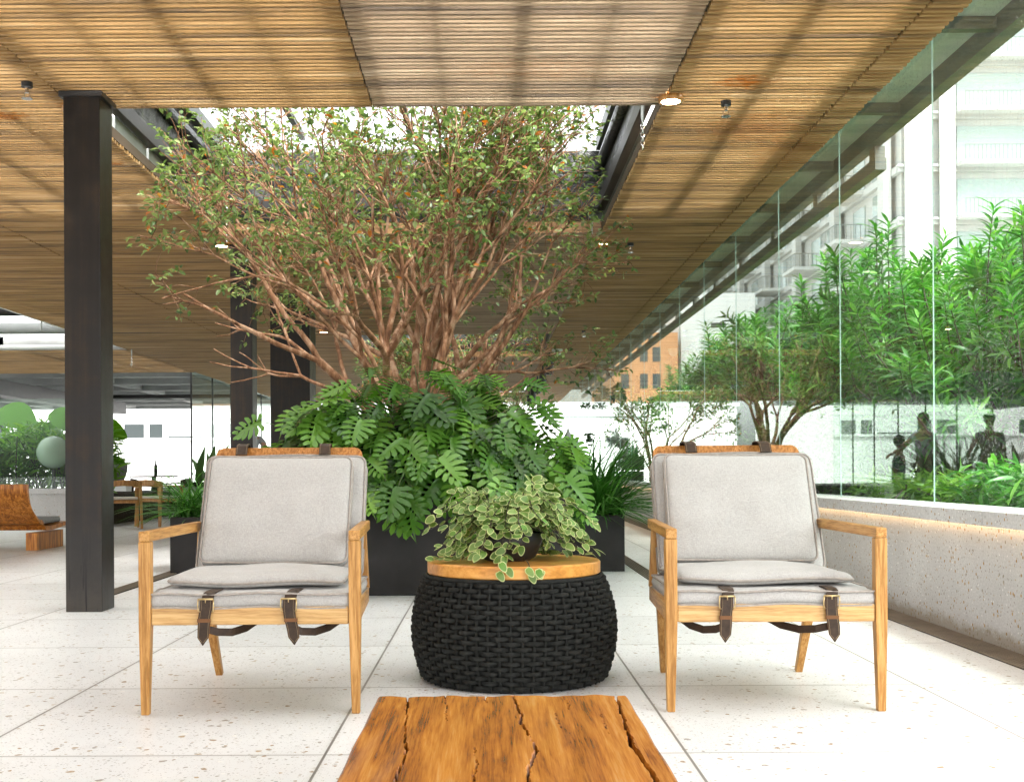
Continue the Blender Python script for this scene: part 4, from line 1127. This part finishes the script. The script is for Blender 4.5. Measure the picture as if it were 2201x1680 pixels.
# ------------------------------------------------------------------ garden beyond the glass
def shoot_items(p, d, n, ln, items, tr, r=.006):
    pts = grow(p, d, ln, 5, .06, Vector((0,0,.2))); tr.tube(pts, [r*(1-.12*i) for i in range(6)], 5, cap=False)
    for k in range(n):
        u = .25 + .75*(k/n); i = min(4, int(u*5)); q = pts[i].lerp(pts[i+1], u*5-i)
        ax = (pts[i+1]-pts[i]).normalized(); a = k*2.4
        s_ = ax.orthogonal().normalized(); s2 = ax.cross(s_)
        rad = s_*math.cos(a) + s2*math.sin(a); lift = .25 + 1.1*(u-.25)
        dd = rad + ax*(lift + random.gauss(0,.15))
        items.append((q, frame(dd, ax, random.gauss(0,.2)), random.uniform(.13, .21)*(1.1-.3*u)))
def rosette_shrub(seed, H, Wd, nsh, leafm):
    """returns meshes (stem, foliage) for a shrub of leafy shoots, base at the origin"""
    random.seed(seed); tr, items = MB(), []
    for i in range(nsh):
        a = random.uniform(0, 2*math.pi); u = random.random()**.5
        top = Vector((math.cos(a)*Wd*u, math.sin(a)*Wd*u, H*(1-.35*u*u)*random.uniform(.55, 1.0)))
        b = Vector((top.x*.22, top.y*.22, 0)); m1 = b.lerp(top, .5) + Vector((top.x*-.12, top.y*-.12, .05))
        tr.tube([b, m1, top], [.018, .013, .007], 5, cap=False)
        shoot_items(top, Vector((top.x*.4, top.y*.4, 1)), 30, random.uniform(.30, .48), items, tr)
        for q in range(4):
            pq = m1.lerp(top, random.uniform(.1, .8)); shoot_items(pq, Vector((random.gauss(0,1), random.gauss(0,1), .7)), 20, .3, items, tr)
    o1 = tr.build('stem', M_STEMD, None, smooth=True); o2 = scatter('foliage', LEAF_LONG, items, leafm)
    return o1, o2
protos = [rosette_shrub(41, 2.15, .85, 44, M_L_SHRUB), rosette_shrub(42, 1.9, .95, 46, M_L_SHRUB), rosette_shrub(43, 2.3, .7, 40, M_L_SHRUB)]
first = [True]*3
shr_lab = ['tallest long-leaved shrub beyond the glass, a shoot rising by the second pane joint', 'bushy long-leaved shrub beyond the nearest glass pane', 'long-leaved shrub pressed against the glass at the picture edge']
def put_shrub(k, x, y, s, rz, label):
    t = thing('long_leaved_shrub', label, 'shrub', (x, y, .5), rz, 'long-leaved shrubs beyond the glass'); t.scale = (s, s, s)
    for o in protos[k]:
        if first[k]: o.parent = t
        else: c = o.copy(); col.objects.link(c); c.parent = t
    first[k] = False
spots = [(3.5, 7.2, .84), (3.7, 8.6, .98), (3.5, 9.9, .98), (4.4, 8.3, .98), (3.8, 11.3, .92), (4.3, 12.4, 1.15), (3.7, 13.6, 1.08), (3.9, 15.0, 1.08), (3.8, 16.4, 1.10), (3.9, 18.2, 1.05), (3.8, 20.2, 1.0), (4.0, 22.8, .98), (5.2, 10.4, 1.2), (5.6, 13.6, 1.2), (4.9, 16.2, 1.15), (5.0, 19.4, 1.1), (4.9, 12.0, 1.15)]
slabs = ['large bushy long-leaved shrub nearest the right picture edge', 'tall long-leaved shrub behind the second glass pane from the right', 'full long-leaved shrub behind the third pane from the right', 'long-leaved shrub set back behind the nearest ones',
         'low long-leaved shrub behind the fourth glass pane', 'long-leaved shrub with a tall shoot above its neighbours', 'long-leaved shrub over the fluted tree trunk', 'long-leaved shrub left of the fluted trunk', 'small long-leaved shrub midway down the glass wall',
         'long-leaved shrub just before the row thins out', 'distant long-leaved shrub below the orange building', 'farthest long-leaved shrub at the end of the row', 'big long-leaved shrub in the second row, right', 'big long-leaved shrub in the second row, middle', 'second-row long-leaved shrub behind the forked trunk', 'second-row long-leaved shrub towards the orange building', 'second-row long-leaved shrub just right of the fluted trunk']
for i, ((x, y, s), lab) in enumerate(zip(spots, slabs)): put_shrub(i % 3, x, y, s, i*1.3, lab)

# fluted garden tree
def garden_tree(label, base, seed, H, r):
    random.seed(seed); t = thing('garden_tree', label, 'tree', base, group='small trees beyond the glass'); tr, items = MB(), []
    for i in range(9):
        a = 2*math.pi*i/9; out = Vector((math.cos(a), math.sin(a), 0))
        pts = [out*r*1.25, out*r*.95 + Vector((0,0,H*.2)), out*r*1.15 + Vector((0,0,H*.42)), out*(r*2.4) + Vector((0,0,H*.62)), out*(r*4.6) + Vector((0,0,H*.82))]
        pts = [p + Vector((random.gauss(0,.02), random.gauss(0,.02), 0)) for p in pts]
        tr.tube(pts, [r*.55, r*.5, r*.45, r*.28, r*.14], 8, cap=False)
        for q in range(6):
            p = pts[3].lerp(pts[4], random.random()); shoot_items(p, Vector((out.x*.6+random.gauss(0,.5), out.y*.6+random.gauss(0,.5), .8)), 26, random.uniform(.3,.5), items, tr)
    tr.build('trunk', M_BARKG, t, smooth=True); scatter('crown', LEAF_LONG, items, M_L_SHRUB, t)
garden_tree('garden tree with a thick fluted trunk beyond the glass', (3.6, 13.3, .5), 51, 2.2, .15)
garden_tree('slender garden tree with a forked trunk left of the fluted one', (3.7, 17.6, .5), 52, 2.1, .10)
vase_tree('small dark vase-shaped tree beyond the far glass panes', (4.1, 26.5, .4), 55, 9, 2.3, (-99, 99, -99, 99, 99), 7, .7, M_BARKG, 'garden_tree', M_L_HEDGE, (30, 75), 'small trees beyond the glass', (.08,.13), 1.3, .6)

def leaf_mass(name, label, cat, boxes, n, tpl, leafm, size, seed, group=None, stems=40, flat=.6):
    random.seed(seed); x0, x1, y0, y1, z0, z1 = boxes
    t = thing(name, label, cat, ((x0+x1)/2, (y0+y1)/2, z0), group=group); items, tr = [], MB()
    w, d, h = (x1-x0)/2, (y1-y0)/2, z1-z0
    for i in range(n):
        q = random.random()
        p = Vector((random.uniform(-w, w), random.uniform(-d, d), h*random.random()**.55))
        p.z *= 1 + .12*math.sin(p.x*5+p.y*3.1) + random.gauss(0,.04)
        dd = Vector((random.gauss(0,1) + p.x/w*.6, random.gauss(0,1) + p.y/d*.4, random.gauss(.25,.6)))
        items.append((p, frame(dd, (random.gauss(0,.5), random.gauss(0,.5), 1), random.gauss(0,.4)), random.uniform(*size)))
    for i in range(stems):
        a = Vector((random.uniform(-w, w)*.9, random.uniform(-d, d)*.95, 0)); tr.tube([a, a + Vector((random.gauss(0,.08), random.gauss(0,.1), h*.5)), a + Vector((random.gauss(0,.16), random.gauss(0,.2), h*.92))], [.012, .009, .004], 5, cap=False)
    tr.build('stem', M_STEMD, t, smooth=True); scatter('foliage', tpl, items, leafm, t)
leaf_mass('clipped_hedge', 'dark clipped hedge along the glass behind the right armchair', 'hedge', (2.72, 3.2, 8.7, 12.4, .5, 1.16), 9500, LEAF_SMALL, M_L_HEDGE, (.05,.08), 61, stems=70)
leaf_mass('clipped_hedge', 'low hedge continuing further down the glass wall', 'hedge', (2.72, 3.2, 12.5, 24, .5, 1.12), 12000, LEAF_SMALL, M_L_HEDGE, (.06,.10), 62, stems=60)
leaf_mass('leafy_shrub', 'bright green leafy shrub low behind the nearest glass pane', 'shrub', (2.72, 3.4, 4.6, 6.6, .5, .80), 2300, LEAF_LONG, M_L_SHRUB, (.09,.15), 63, 'low shrubs behind the glass')
leaf_mass('leafy_shrub', 'mid green leafy shrub low behind the second glass pane', 'shrub', (2.72, 3.4, 6.6, 8.6, .5, .74), 2200, LEAF_LONG, M_L_LIGHT, (.08,.14), 64, 'low shrubs behind the glass')
leaf_mass('background_trees', 'dense dark green trees massed beyond the shrubs', 'trees', (5.4, 8.2, 8.0, 17, .5, 2.5), 12000, LEAF_LONG, M_L_HEDGE, (.18,.32), 65, stems=60)
bpy.data.objects['background_trees']['kind'] = 'stuff'

# ------------------------------------------------------------------ city beyond
def window_wall(mb_frame, mb_glass, x0, x1, y, z0, z1): pass
ap = thing('apartment_tower', 'white stone apartment tower with balconies beyond the garden', 'building', (24, 66, 0))
MB().box(0, 60, 0, 60, 0, 60).build('wall', M_WHITE2, ap)
ST = 3.05
cor, rail_, wing, pier, slabs_ = MB(), MB(), MB(), MB(), MB()
for f in range(1, 16):
    z = f*ST
    # front face: cornice bands, recessed glazing, balcony slab and railing
    cor.box(-.25, 60, -.30, -.002, z-.42, z); cor.box(-.38, 60, -.46, -.302, z-.16, z-.02)
    for (a, b_) in ((3.2, 13.5), (16, 26), (30, 41)):
        wing.box(a, b_, -.06, -.004, z+.12, z+2.25)
        slabs_.box(a-.2, b_+.2, -1.3, -.47, z-.22, z-.02)
        rail_.box(a, b_, -1.26, -1.22, z+.85, z+.9)
        xx = a
        while xx < b_: rail_.box(xx, xx+.03, -1.255, -1.225, z-.02, z+.85); xx += .24
    # side face that runs away from us
    cor.box(-.30, -.002, -.001, 60, z-.42, z)
    for q in range(6):
        a = 2.2 + q*9.6
        wing.box(-.06, -.004, a, a+2.6, z+.15, z+2.3); rail_.box(-.34, -.31, a, a+2.6, z+.85, z+.9)
        yy = a
        while yy < a+2.6: rail_.box(-.335, -.315, yy, yy+.03, z, z+.85); yy += .26
        slabs_.box(-2.1, -.31, a+3.6, a+6.9, z-.25, z-.02)
        wing.box(-.06, -.004, a+4.1, a+6.4, z+.05, z+2.2)
        rail_.box(-2.08, -2.04, a+3.6, a+6.9, z+.88, z+.93); rail_.box(-2.03, -.32, a+3.6, a+3.64, z+.88, z+.93)
        yy = a+3.6
        while yy < a+6.9: rail_.box(-2.075, -2.045, yy, yy+.035, z-.02, z+.88); yy += .3
        xx = -2.0
        while xx < -.35: rail_.box(xx, xx+.035, a+3.605, a+3.635, z-.02, z+.88); xx += .3
        if f == 1: pier.box(-.75, -.31, a-1.4, a-.3, 0, 50)
for (a, b_) in ((0, 1.6), (2.0, 2.9), (14, 15.5), (27, 29)): pier.box(a, b_, -.60, -.465, 0, 50)
cor.build('cornice', M_WHITE2, ap); rail_.build('railing', M_RAILG, ap); wing.build('window', M_WINLT, ap); pier.build('pier', M_WHITE2, ap); slabs_.build('balcony', M_WHITE2, ap)

ob = thing('orange_building', 'orange rendered apartment block with small dark windows', 'building', (10.0, 90, 0))
MB().box(0, 5.0, 0, 20, 0, 11.6).build('wall', M_ORANGE, ob)
for z in (2.2, 5.0, 7.8, 9.9):
    for x in (.5, 2.0, 3.0): 
        if z > 9 and x < 1: continue
        MB().box(x, x+.62, -.02, .05, z-.6, z+.55).build('window', M_WIN, ob)
MB().box(-.05, 5.05, -.06, -.003, 3.6, 3.75).build('band', M_ORANGE, ob)
wb = thing('white_tower', 'plain white block with a pale green window beside the orange one', 'building', (15.6, 92, 0))
MB().box(0, 6, 0, 20, 0, 15).build('wall', M_WHITE, wb); MB().box(1.6, 4.6, -.03, .05, 7.2, 9.8).build('window', M_WINLT, wb); MB().box(2.4, 3.6, -.03, .05, 12.2, 12.6).build('window', M_WIN, wb)

fw = thing('white_hall', 'long low white building closing the view behind the trees', 'building', (0, 56, 0))
MB().box(-7.5, 14, 0, 12, 0, 3.9).build('wall', M_WHITE, fw)
m = MB()
for x in [-7 + 1.9*i for i in range(11)]: m.box(x, x+.035, -.012, -.003, 0, 3.7)
m.box(-7.5, 14, -.014, -.004, 2.2, 2.24); m.build('panel_seam', M_CONCG, fw)
MB().box(-7.6, 14.1, -.10, 12, 3.902, 4.05).build('roof_edge', M_WHITE, fw)
MB().box(-3, 13, -.05, -.016, 3.35, 3.45).build('dark_band', M_RAILG, fw)
lb = thing('white_building', 'white building with two groups of dark windows beyond the dining area', 'building', (0, 52, 0))
MB().box(-60, -11.0, 0, 15, 0, 11).build('wall', M_WHITE, lb)
for xs_ in ((-16.6, -15.7), (-15.45, -14.85), (-14.6, -13.0), (-12.75, -12.25), (-12.0, -11.3), (-24, -22), (-21.5, -19.5), (-31, -28), (-37, -34)):
    lo = xs_ == (-14.6, -13.0)
    w = MB().box(xs_[0], xs_[1], -.03, .02, 2.38, 2.44 if lo else 3.0).build('window', M_WIN, lb)
m = MB(); m.box(-60, -11.0, -.10, -.003, 2.26, 2.34); m.build('sill_band', M_WHITE, lb)

# ------------------------------------------------------------------ left side: low wall, garden, bench
lw = thing('low_wall', 'low pale concrete wall behind the wooden bench', 'wall', (-9, 17, 0), group='low concrete walls at the left')
MB().box(-5, 3.1, 0, .3, 0, .50).build('wall_face', M_CONC, lw); MB().box(-5, 3.12, -.03, .3, .503, .58).build('coping', M_CONC, lw)
lw = thing('low_wall', 'low dark grey wall behind the dining chairs', 'wall', (-4.5, 22.6, 0), group='low concrete walls at the left')
MB().box(-2.2, 3, 0, .3, 0, .52).build('wall_face', M_CONCG, lw)
lg = thing('glass_balustrade', 'glass screen on the low wall in front of the left garden', 'glass screen', (-9, 17.15, .58), group='glass screens')
for x in (-5, -3.4, -1.8, -.2, 1.4): MB().box(x+.006, x+1.594, -.006, .006, .003, 1.35).build('glass_pane', M_GLASS2, lg)
sb2 = MB().box(-16.5, -5.9, 17.31, 22, -.1, .45); tag(sb2.build('left_garden_soil', M_SOIL), 'dark soil of the garden behind the left low wall', 'soil', kind='structure')
leaf_mass('leafy_shrub', 'mixed dark green shrub behind the left glass screen', 'shrub', (-9.2, -6.2, 17.5, 19.2, .45, 1.45), 4800, LEAF_LONG, M_L_LIGHT, (.16,.28), 71, 'garden shrubs at the left')
leaf_mass('leafy_shrub', 'yellow-green shrub further left behind the glass screen', 'shrub', (-12.5, -7.6, 17.4, 18.2, .45, 1.35), 4200, LEAF_LONG, M_L_LIGHT, (.16,.3), 72, 'garden shrubs at the left')
t = thing('large_leaf_plant', 'tall plant with huge bright round leaves beyond the left glass screen', 'plant', (-8.4, 19.6, .45)); it, tr = [], MB()
random.seed(77)
for (x, z, s) in ((.2, 1.45, .75), (1.2, 1.35, .7), (-.9, 1.35, .7), (-1.6, 1.2, .8), (.8, 1.1, .7), (-.3, 1.2, .6), (2.0, 1.2, .6)):
    it.append((Vector((x-.3, random.uniform(-.3,.3), z)), frame((.6, random.uniform(-.4,.2), -.15), (-.1, -.7, .8)), s)); tr.tube([(x*.3, 0, 0), (x*.7, 0, z*.6), (x-.3, 0, z)], [.03,.025,.02], 6)
scatter('foliage', LEAF_ROUND, it, leaf_material('bright_round_leaf', [(0, (.06,.20,.004)), (1, (.10,.27,.008))], .4, .35), t); tr.build('stem', M_STEM, t, smooth=True)
t = thing('globe_lamp', 'pale glass globe lamp on a post in the left garden', 'garden lamp', (-6.66, 17.46, .45))
MB().ball((0,0,.68), .25, 24, 16).build('globe', plain('frosted_globe', (.33,.38,.33), .2, .5), t, smooth=True); MB().tube([(0,0,0),(0,0,.42)], .03, 8).build('post', M_BLACK, t)

bn = thing('curved_bench', 'orange-brown wooden bench with curved back, seen from behind at the left', 'bench', (-4.74, 11.75, 0))
P = []
for i in range(9): u = i/8; P.append((.30*u**2.6, .70 - .42*u))                    # back, upright then curving (y, z)
for i in range(1, 6): a = i/5*math.pi/2*.85; P.append((.30 + .16*math.sin(a), .28 - .10*(1-math.cos(a))))
P += [(.62, .20), (.85, .215), (1.05, .235)]
th_ = .045; O = []
for i, (y, z) in enumerate(P):
    a = P[max(0, i-1)]; b_ = P[min(len(P)-1, i+1)]; dy, dz = b_[0]-a[0], b_[1]-a[1]; q = math.hypot(dy, dz); O.append((y - dz/q*-th_, z + dy/q*th_))
m = MB(); k_ = len(P)
for x in (-2.2, 0): m.v += [(x, y, z) for y, z in P] + [(x, y, z) for y, z in O]
s_ = 2*k_
for i in range(k_-1):
    m.f += [(i, i+1, s_+i+1, s_+i), (k_+i, s_+k_+i, s_+k_+i+1, k_+i+1), (i, k_+i, k_+i+1, i+1), (s_+i, s_+i+1, s_+k_+i+1, s_+k_+i)]
m.f += [(0, s_, s_+k_, k_), (k_-1, 2*k_-1, s_+2*k_-1, s_+k_-1)]; m.m = [0]*len(m.f)
m.build('seat_shell', M_BENCH, bn)
MB().box(-.14, -.02, .26, 1.0, 0, .185).build('base_block', M_BENCH, bn, bevel=.004); MB().box(-2.1, -1.7, .26, 1.0, 0, .185).build('base_block', M_BENCH, bn, bevel=.004)
for x in (-1.05, -2.12): 
    m = MB(); m.box(x+.02, x+1.0, .50, 1.02, .268, .335); m.build('seat_pad', M_CUSHG, bn, smooth=True, bevel=.03, seg=3)

def dining_chair(loc, rz, wood_m, seat_m, label, group):
    t = thing('dining_chair', label, 'chair', loc, rz, group)
    for sx in (-1, 1):
        MB().bar((sx*.27, -.24, 0), (sx*.235, -.20, .58), .034, .034, .04, .04).build('leg', wood_m, t, bevel=.003)
        MB().bar((sx*.25, .26, 0), (sx*.24, .22, .60), .034, .034, .04, .04).build('leg', wood_m, t, bevel=.003)
        MB().bar((sx*.235, -.25, .60), (sx*.245, .20, .615), .05, .028).build('armrest', wood_m, t, bevel=.003)
    m = MB(); pts = [(-.26, .20, .63), (-.16, .27, .655), (0, .295, .665), (.16, .27, .655), (.26, .20, .63)]
    m.strip(pts, .085, (0, 0, 1), .024); m.build('backrest', wood_m, t, bevel=.003)
    MB().box(-.225, .225, -.20, .20, .37, .42).build('seat_frame', wood_m, t, bevel=.003); MB().box(-.21, .21, -.22, .19, .422, .46).build('seat', seat_m, t, smooth=True, bevel=.015)
dining_chair((-5.35, 16.6, 0), R(205), M_OAK, M_CREAMSEAT, 'pale oak dining armchair partly hidden behind the nearest column', 'oak dining armchairs')
dining_chair((-4.98, 17.3, 0), R(150), M_OAK, M_CREAMSEAT, 'pale oak dining armchair standing clear right of the nearest column', 'oak dining armchairs')
dining_chair((-6.35, 21.2, 0), R(100), M_DARKWOOD, M_SEATBLK, 'black armchair left of the dark dining table', 'black dining armchairs')
dining_chair((-5.75, 20.9, 0), R(-95), M_DARKWOOD, M_SEATBLK, 'black armchair with leather seat right of the dark dining table', 'black dining armchairs')
t = thing('dining_table', 'round dark dining table on a pedestal with bottles on it', 'table', (-6.4, 21.8, 0))
MB().lathe([(.45,.72),(.45,.75)], n=32).build('table_top', M_DARKWOOD, t); MB().lathe([(.05,.04),(.045,.72)], n=12).build('pedestal', M_BLACK, t); MB().lathe([(.28,0),(.27,.03),(.05,.045)], n=24).build('foot', M_BLACK, t)
o = MB().lathe([(.035,.75),(.035,.93),(.014,.98),(.014,1.04)], c=(0,0), n=12).build('bottle', M_BLACKPL, smooth=True); o.location = (-6.35, 21.75, 0); tag(o, 'dark bottle standing on the dining table', 'bottle')
t = thing('bowl_planter', 'grey stone bowl with low green plant on the far wall', 'planter', (-7.5, 22.6, .55))
MB().lathe([(.16,0),(.27,.12),(.33,.30),(.335,.42),(.30,.42),(.29,.36)], n=28).build('bowl', M_POTG, t, smooth=True)
it = [(Vector((random.gauss(0,.13), random.gauss(0,.13), .40)), frame((random.gauss(0,.5), random.gauss(0,.5), .8)), random.uniform(.12,.22)) for i in range(160)]
scatter('foliage', LEAF_SMALL, it, M_L_LIGHT, t)
t = thing('wall_end', 'short white wall under the grey bowl planter', 'wall', (-7.6, 22.6, 0)); MB().box(-.5, .46, -.15, .35, 0, .548).build('wall_face', M_WHITE, t)
t = thing('spiky_plant', 'dark spiky snake plant behind the black armchair', 'plant', (-5.55, 22.7, .52)); random.seed(5)
it = [(Vector((random.gauss(0,.2), random.gauss(0,.05), 0)), frame((random.gauss(0,.35), random.gauss(0,.2), 1), (0,-1,0)), random.uniform(.45,.95)) for i in range(12)]
scatter('foliage', LEAF_LONG, it, M_L_HEDGE, t)
MB().box(-.5, .5, -.12, .12, .002, .10).build('trough', M_PLANTER, t)

# ------------------------------------------------------------------ bar by the glass
br = thing('bar_counter', 'dark bar counter standing against the far glass', 'counter', (1.72, 23.6, 0))
MB().box(-.22, .40, 0, 3.1, 1.04, 1.10).build('counter_top', M_BLACK, br); MB().box(-.20, .38, .02, 3.08, .0, .78).build('front', M_PLANTER, br); MB().box(-.21, .39, .01, 3.09, .80, 1.038).build('apron', M_BLACKPL, br)
t = thing('grey_cabinet', 'grey box standing on the bar counter', 'cabinet', (1.80, 26.0, 1.10)); MB().box(-.24, .24, -.2, .2, 0, .44).build('body', M_CONCG, t, bevel=.01); MB().box(-.2, .2, -.206, -.202, .04, .40).build('door', M_POTG, t)
o = MB().lathe([(.11,0),(.10,.03),(.03,.16),(.02,.22)], n=16).build('glass_cloche', M_PIPE, smooth=True); o.location = (1.82, 26.0, 1.545); tag(o, 'small pale glass cone on top of the grey box', 'ornament')
for i, (y, h) in enumerate(((24.0, .26), (24.25, .30), (24.5, .24), (24.8, .31), (25.1, .27))):
    o = MB().lathe([(.035,0),(.035,h*.6),(.013,h*.78),(.013,h)], n=10).build('bottle', plain('green_bottle', (.05,.22,.06), .1, .6) if i == 0 else bpy.data.materials['green_bottle'], smooth=True)
    o.location = (1.62+.05*(i % 2), y, 1.10); tag(o, 'green bottle in the row on the bar counter', 'bottle', 'green bottles on the bar counter')

# fire sign on a post beyond the glass
t = thing('fire_sign', 'small red sign with white extinguisher mark on a post beyond the glass', 'sign', (3.42, 17.1, .5))
MB().box(-.06, .06, 0, .06, 0, 1.6).build('post', M_STEELG, t); MB().box(-.10, .10, -.012, -.002, .75, 1.06).build('panel', plain('sign_red', (.55,.02,.02), .4), t)
m = MB(); m.box(-.025, .025, -.016, -.0125, .80, .95); m.box(-.012, .04, -.016, -.0125, .96, .985); m.build('symbol', M_WHITE, t)

# ------------------------------------------------------------------ people near the dining area
M_SKIN = plain('skin', (.36,.20,.13), .55, .4); M_HAIR = plain('black_hair', (.012,.010,.009), .5, .4)
M_SHIRT = plain('grey_shirt', (.34,.36,.38), .9, .2, var=.1, vs=10); M_TROUS = plain('dark_trousers', (.03,.03,.035), .9, .2); M_BLUE = plain('teal_shirt', (.03,.12,.14), .9, .2)
def skin_mesh(name, joints, edges, m_, parent, levels=2):
    me = bpy.data.meshes.new(name); me.from_pydata([j[:3] for j in joints], edges, [])
    o = finish(me, name, m_, parent)
    sk = o.modifiers.new('skin', 'SKIN'); sk.use_smooth_shade = True
    for i, j in enumerate(joints): me.skin_vertices[0].data[i].radius = (j[3], j[4] if len(j) > 4 else j[3])
    me.skin_vertices[0].data[0].use_root = True
    sub = o.modifiers.new('sub', 'SUBSURF'); sub.levels = levels; sub.render_levels = levels
    return o
def person(label, loc, rz, shirt, pose='stand'):
    t = thing('person', label, 'person', loc, rz)
    h = 0 if pose == 'stand' else -.42
    J = [(0,0,.95+h,.15,.11), (0,0,1.15+h,.13,.10), (0,-.02,1.38+h,.17,.10), (0,-.02,1.49+h,.055), (0,-.04,1.56+h,.060), (0,-.05,1.66+h,.085,.10), (0,-.04,1.76+h,.06,.075)]
    E = [(0,1),(1,2),(2,3),(3,4),(4,5),(5,6)]
    def limb(start, pts):
        a = start
        for p in pts: J.append(p); E.append((a, len(J)-1)); a = len(J)-1
        return a
    for s in (-1, 1):
        reach = pose == 'stand' and s > 0
        if reach: hp = limb(2, [(s*.19, -.02, 1.40+h, .055), (s*.30, -.18, 1.20+h, .042), (s*.36, -.40, 1.08+h, .028), (s*.38, -.47, 1.06+h, .035, .018)])
        else: hp = limb(2, [(s*.19, -.02, 1.40+h, .055), (s*.25, .02, 1.12+h, .042), (s*.22, -.10, .90+h, .028), (s*.21, -.13, .82+h, .035, .018)])
        b = J[hp]
        for q, ln in ((-.03,.065), (-.01,.08), (.01,.075), (.028,.06)):
            limb(hp, [(b[0]+q, b[1]-.035, b[2]-.03, .009), (b[0]+q, b[1]-.04-ln*.4, b[2]-.03-ln*.6, .007)])
        limb(hp, [(b[0]-s*.04, b[1]-.02, b[2]-.01, .010), (b[0]-s*.05, b[1]-.05, b[2]-.03, .008)])
        if pose == 'stand': limb(0, [(s*.10, 0, .86, .085), (s*.11, -.01, .48, .055), (s*.11, .02, .10, .038), (s*.12, -.13, .04, .035)])
        else: limb(0, [(s*.10, -.05, .50, .085), (s*.13, -.45, .50, .058), (s*.13, -.42, .10, .038), (s*.13, -.55, .04, .035)])
    skin_mesh('body', J, E, M_SKIN, t)
    S = [(0,0,.93+h,.175,.135), (0,0,1.15+h,.15,.12), (0,-.02,1.38+h,.185,.12), (0,-.02,1.46+h,.08)]; SE = [(0,1),(1,2),(2,3)]
    for s in (-1, 1):
        k0 = len(S); S += [(s*.19,-.02,1.40+h,.07), ((s*.27,-.10,1.28+h,.058) if (pose == 'stand' and s > 0) else (s*.235,.01,1.2+h,.058))]; SE += [(2,k0),(k0,k0+1)]
    skin_mesh('shirt', S, SE, shirt, t)
    if pose == 'stand': T = [(0,0,.92,.16,.13)] + [q for s in (-1,1) for q in ((s*.10,0,.82,.10), (s*.11,-.01,.48,.075), (s*.11,.02,.10,.06))]; TE = [(0,1),(1,2),(2,3),(0,4),(4,5),(5,6)]
    else: T = [(0,0,.50,.16,.13)] + [q for s in (-1,1) for q in ((s*.10,-.08,.50,.10), (s*.13,-.45,.50,.075), (s*.13,-.42,.10,.06))]; TE = [(0,1),(1,2),(2,3),(0,4),(4,5),(5,6)]
    skin_mesh('trousers', T, TE, M_TROUS, t)
    m = MB(); m.ball((0, -.02, 1.715+h), .104, 16, 10, sz=1.05); m.build('hair', M_HAIR, t, smooth=True)
    m = MB()
    for s in (-1, 1): m.ball((s*.032, -.138, 1.665+h), .010, 8, 6)
    m.build('eye', M_WHITE, t, smooth=True); MB().bar((0,-.140,1.655+h), (0,-.165,1.625+h), .016, .012, .03, .02).build('nose', M_SKIN, t)
person('standing person in grey shirt reaching down with one arm', (-3.10, 20.5, 0), R(60), M_SHIRT)
person('standing person in dark clothes with hands at the sides', (-4.32, 20.6, 0), R(20), M_SHIRT)
person('seated person in teal shirt beside the standing ones', (-2.45, 20.0, 0), R(-60), M_BLUE, 'sit')
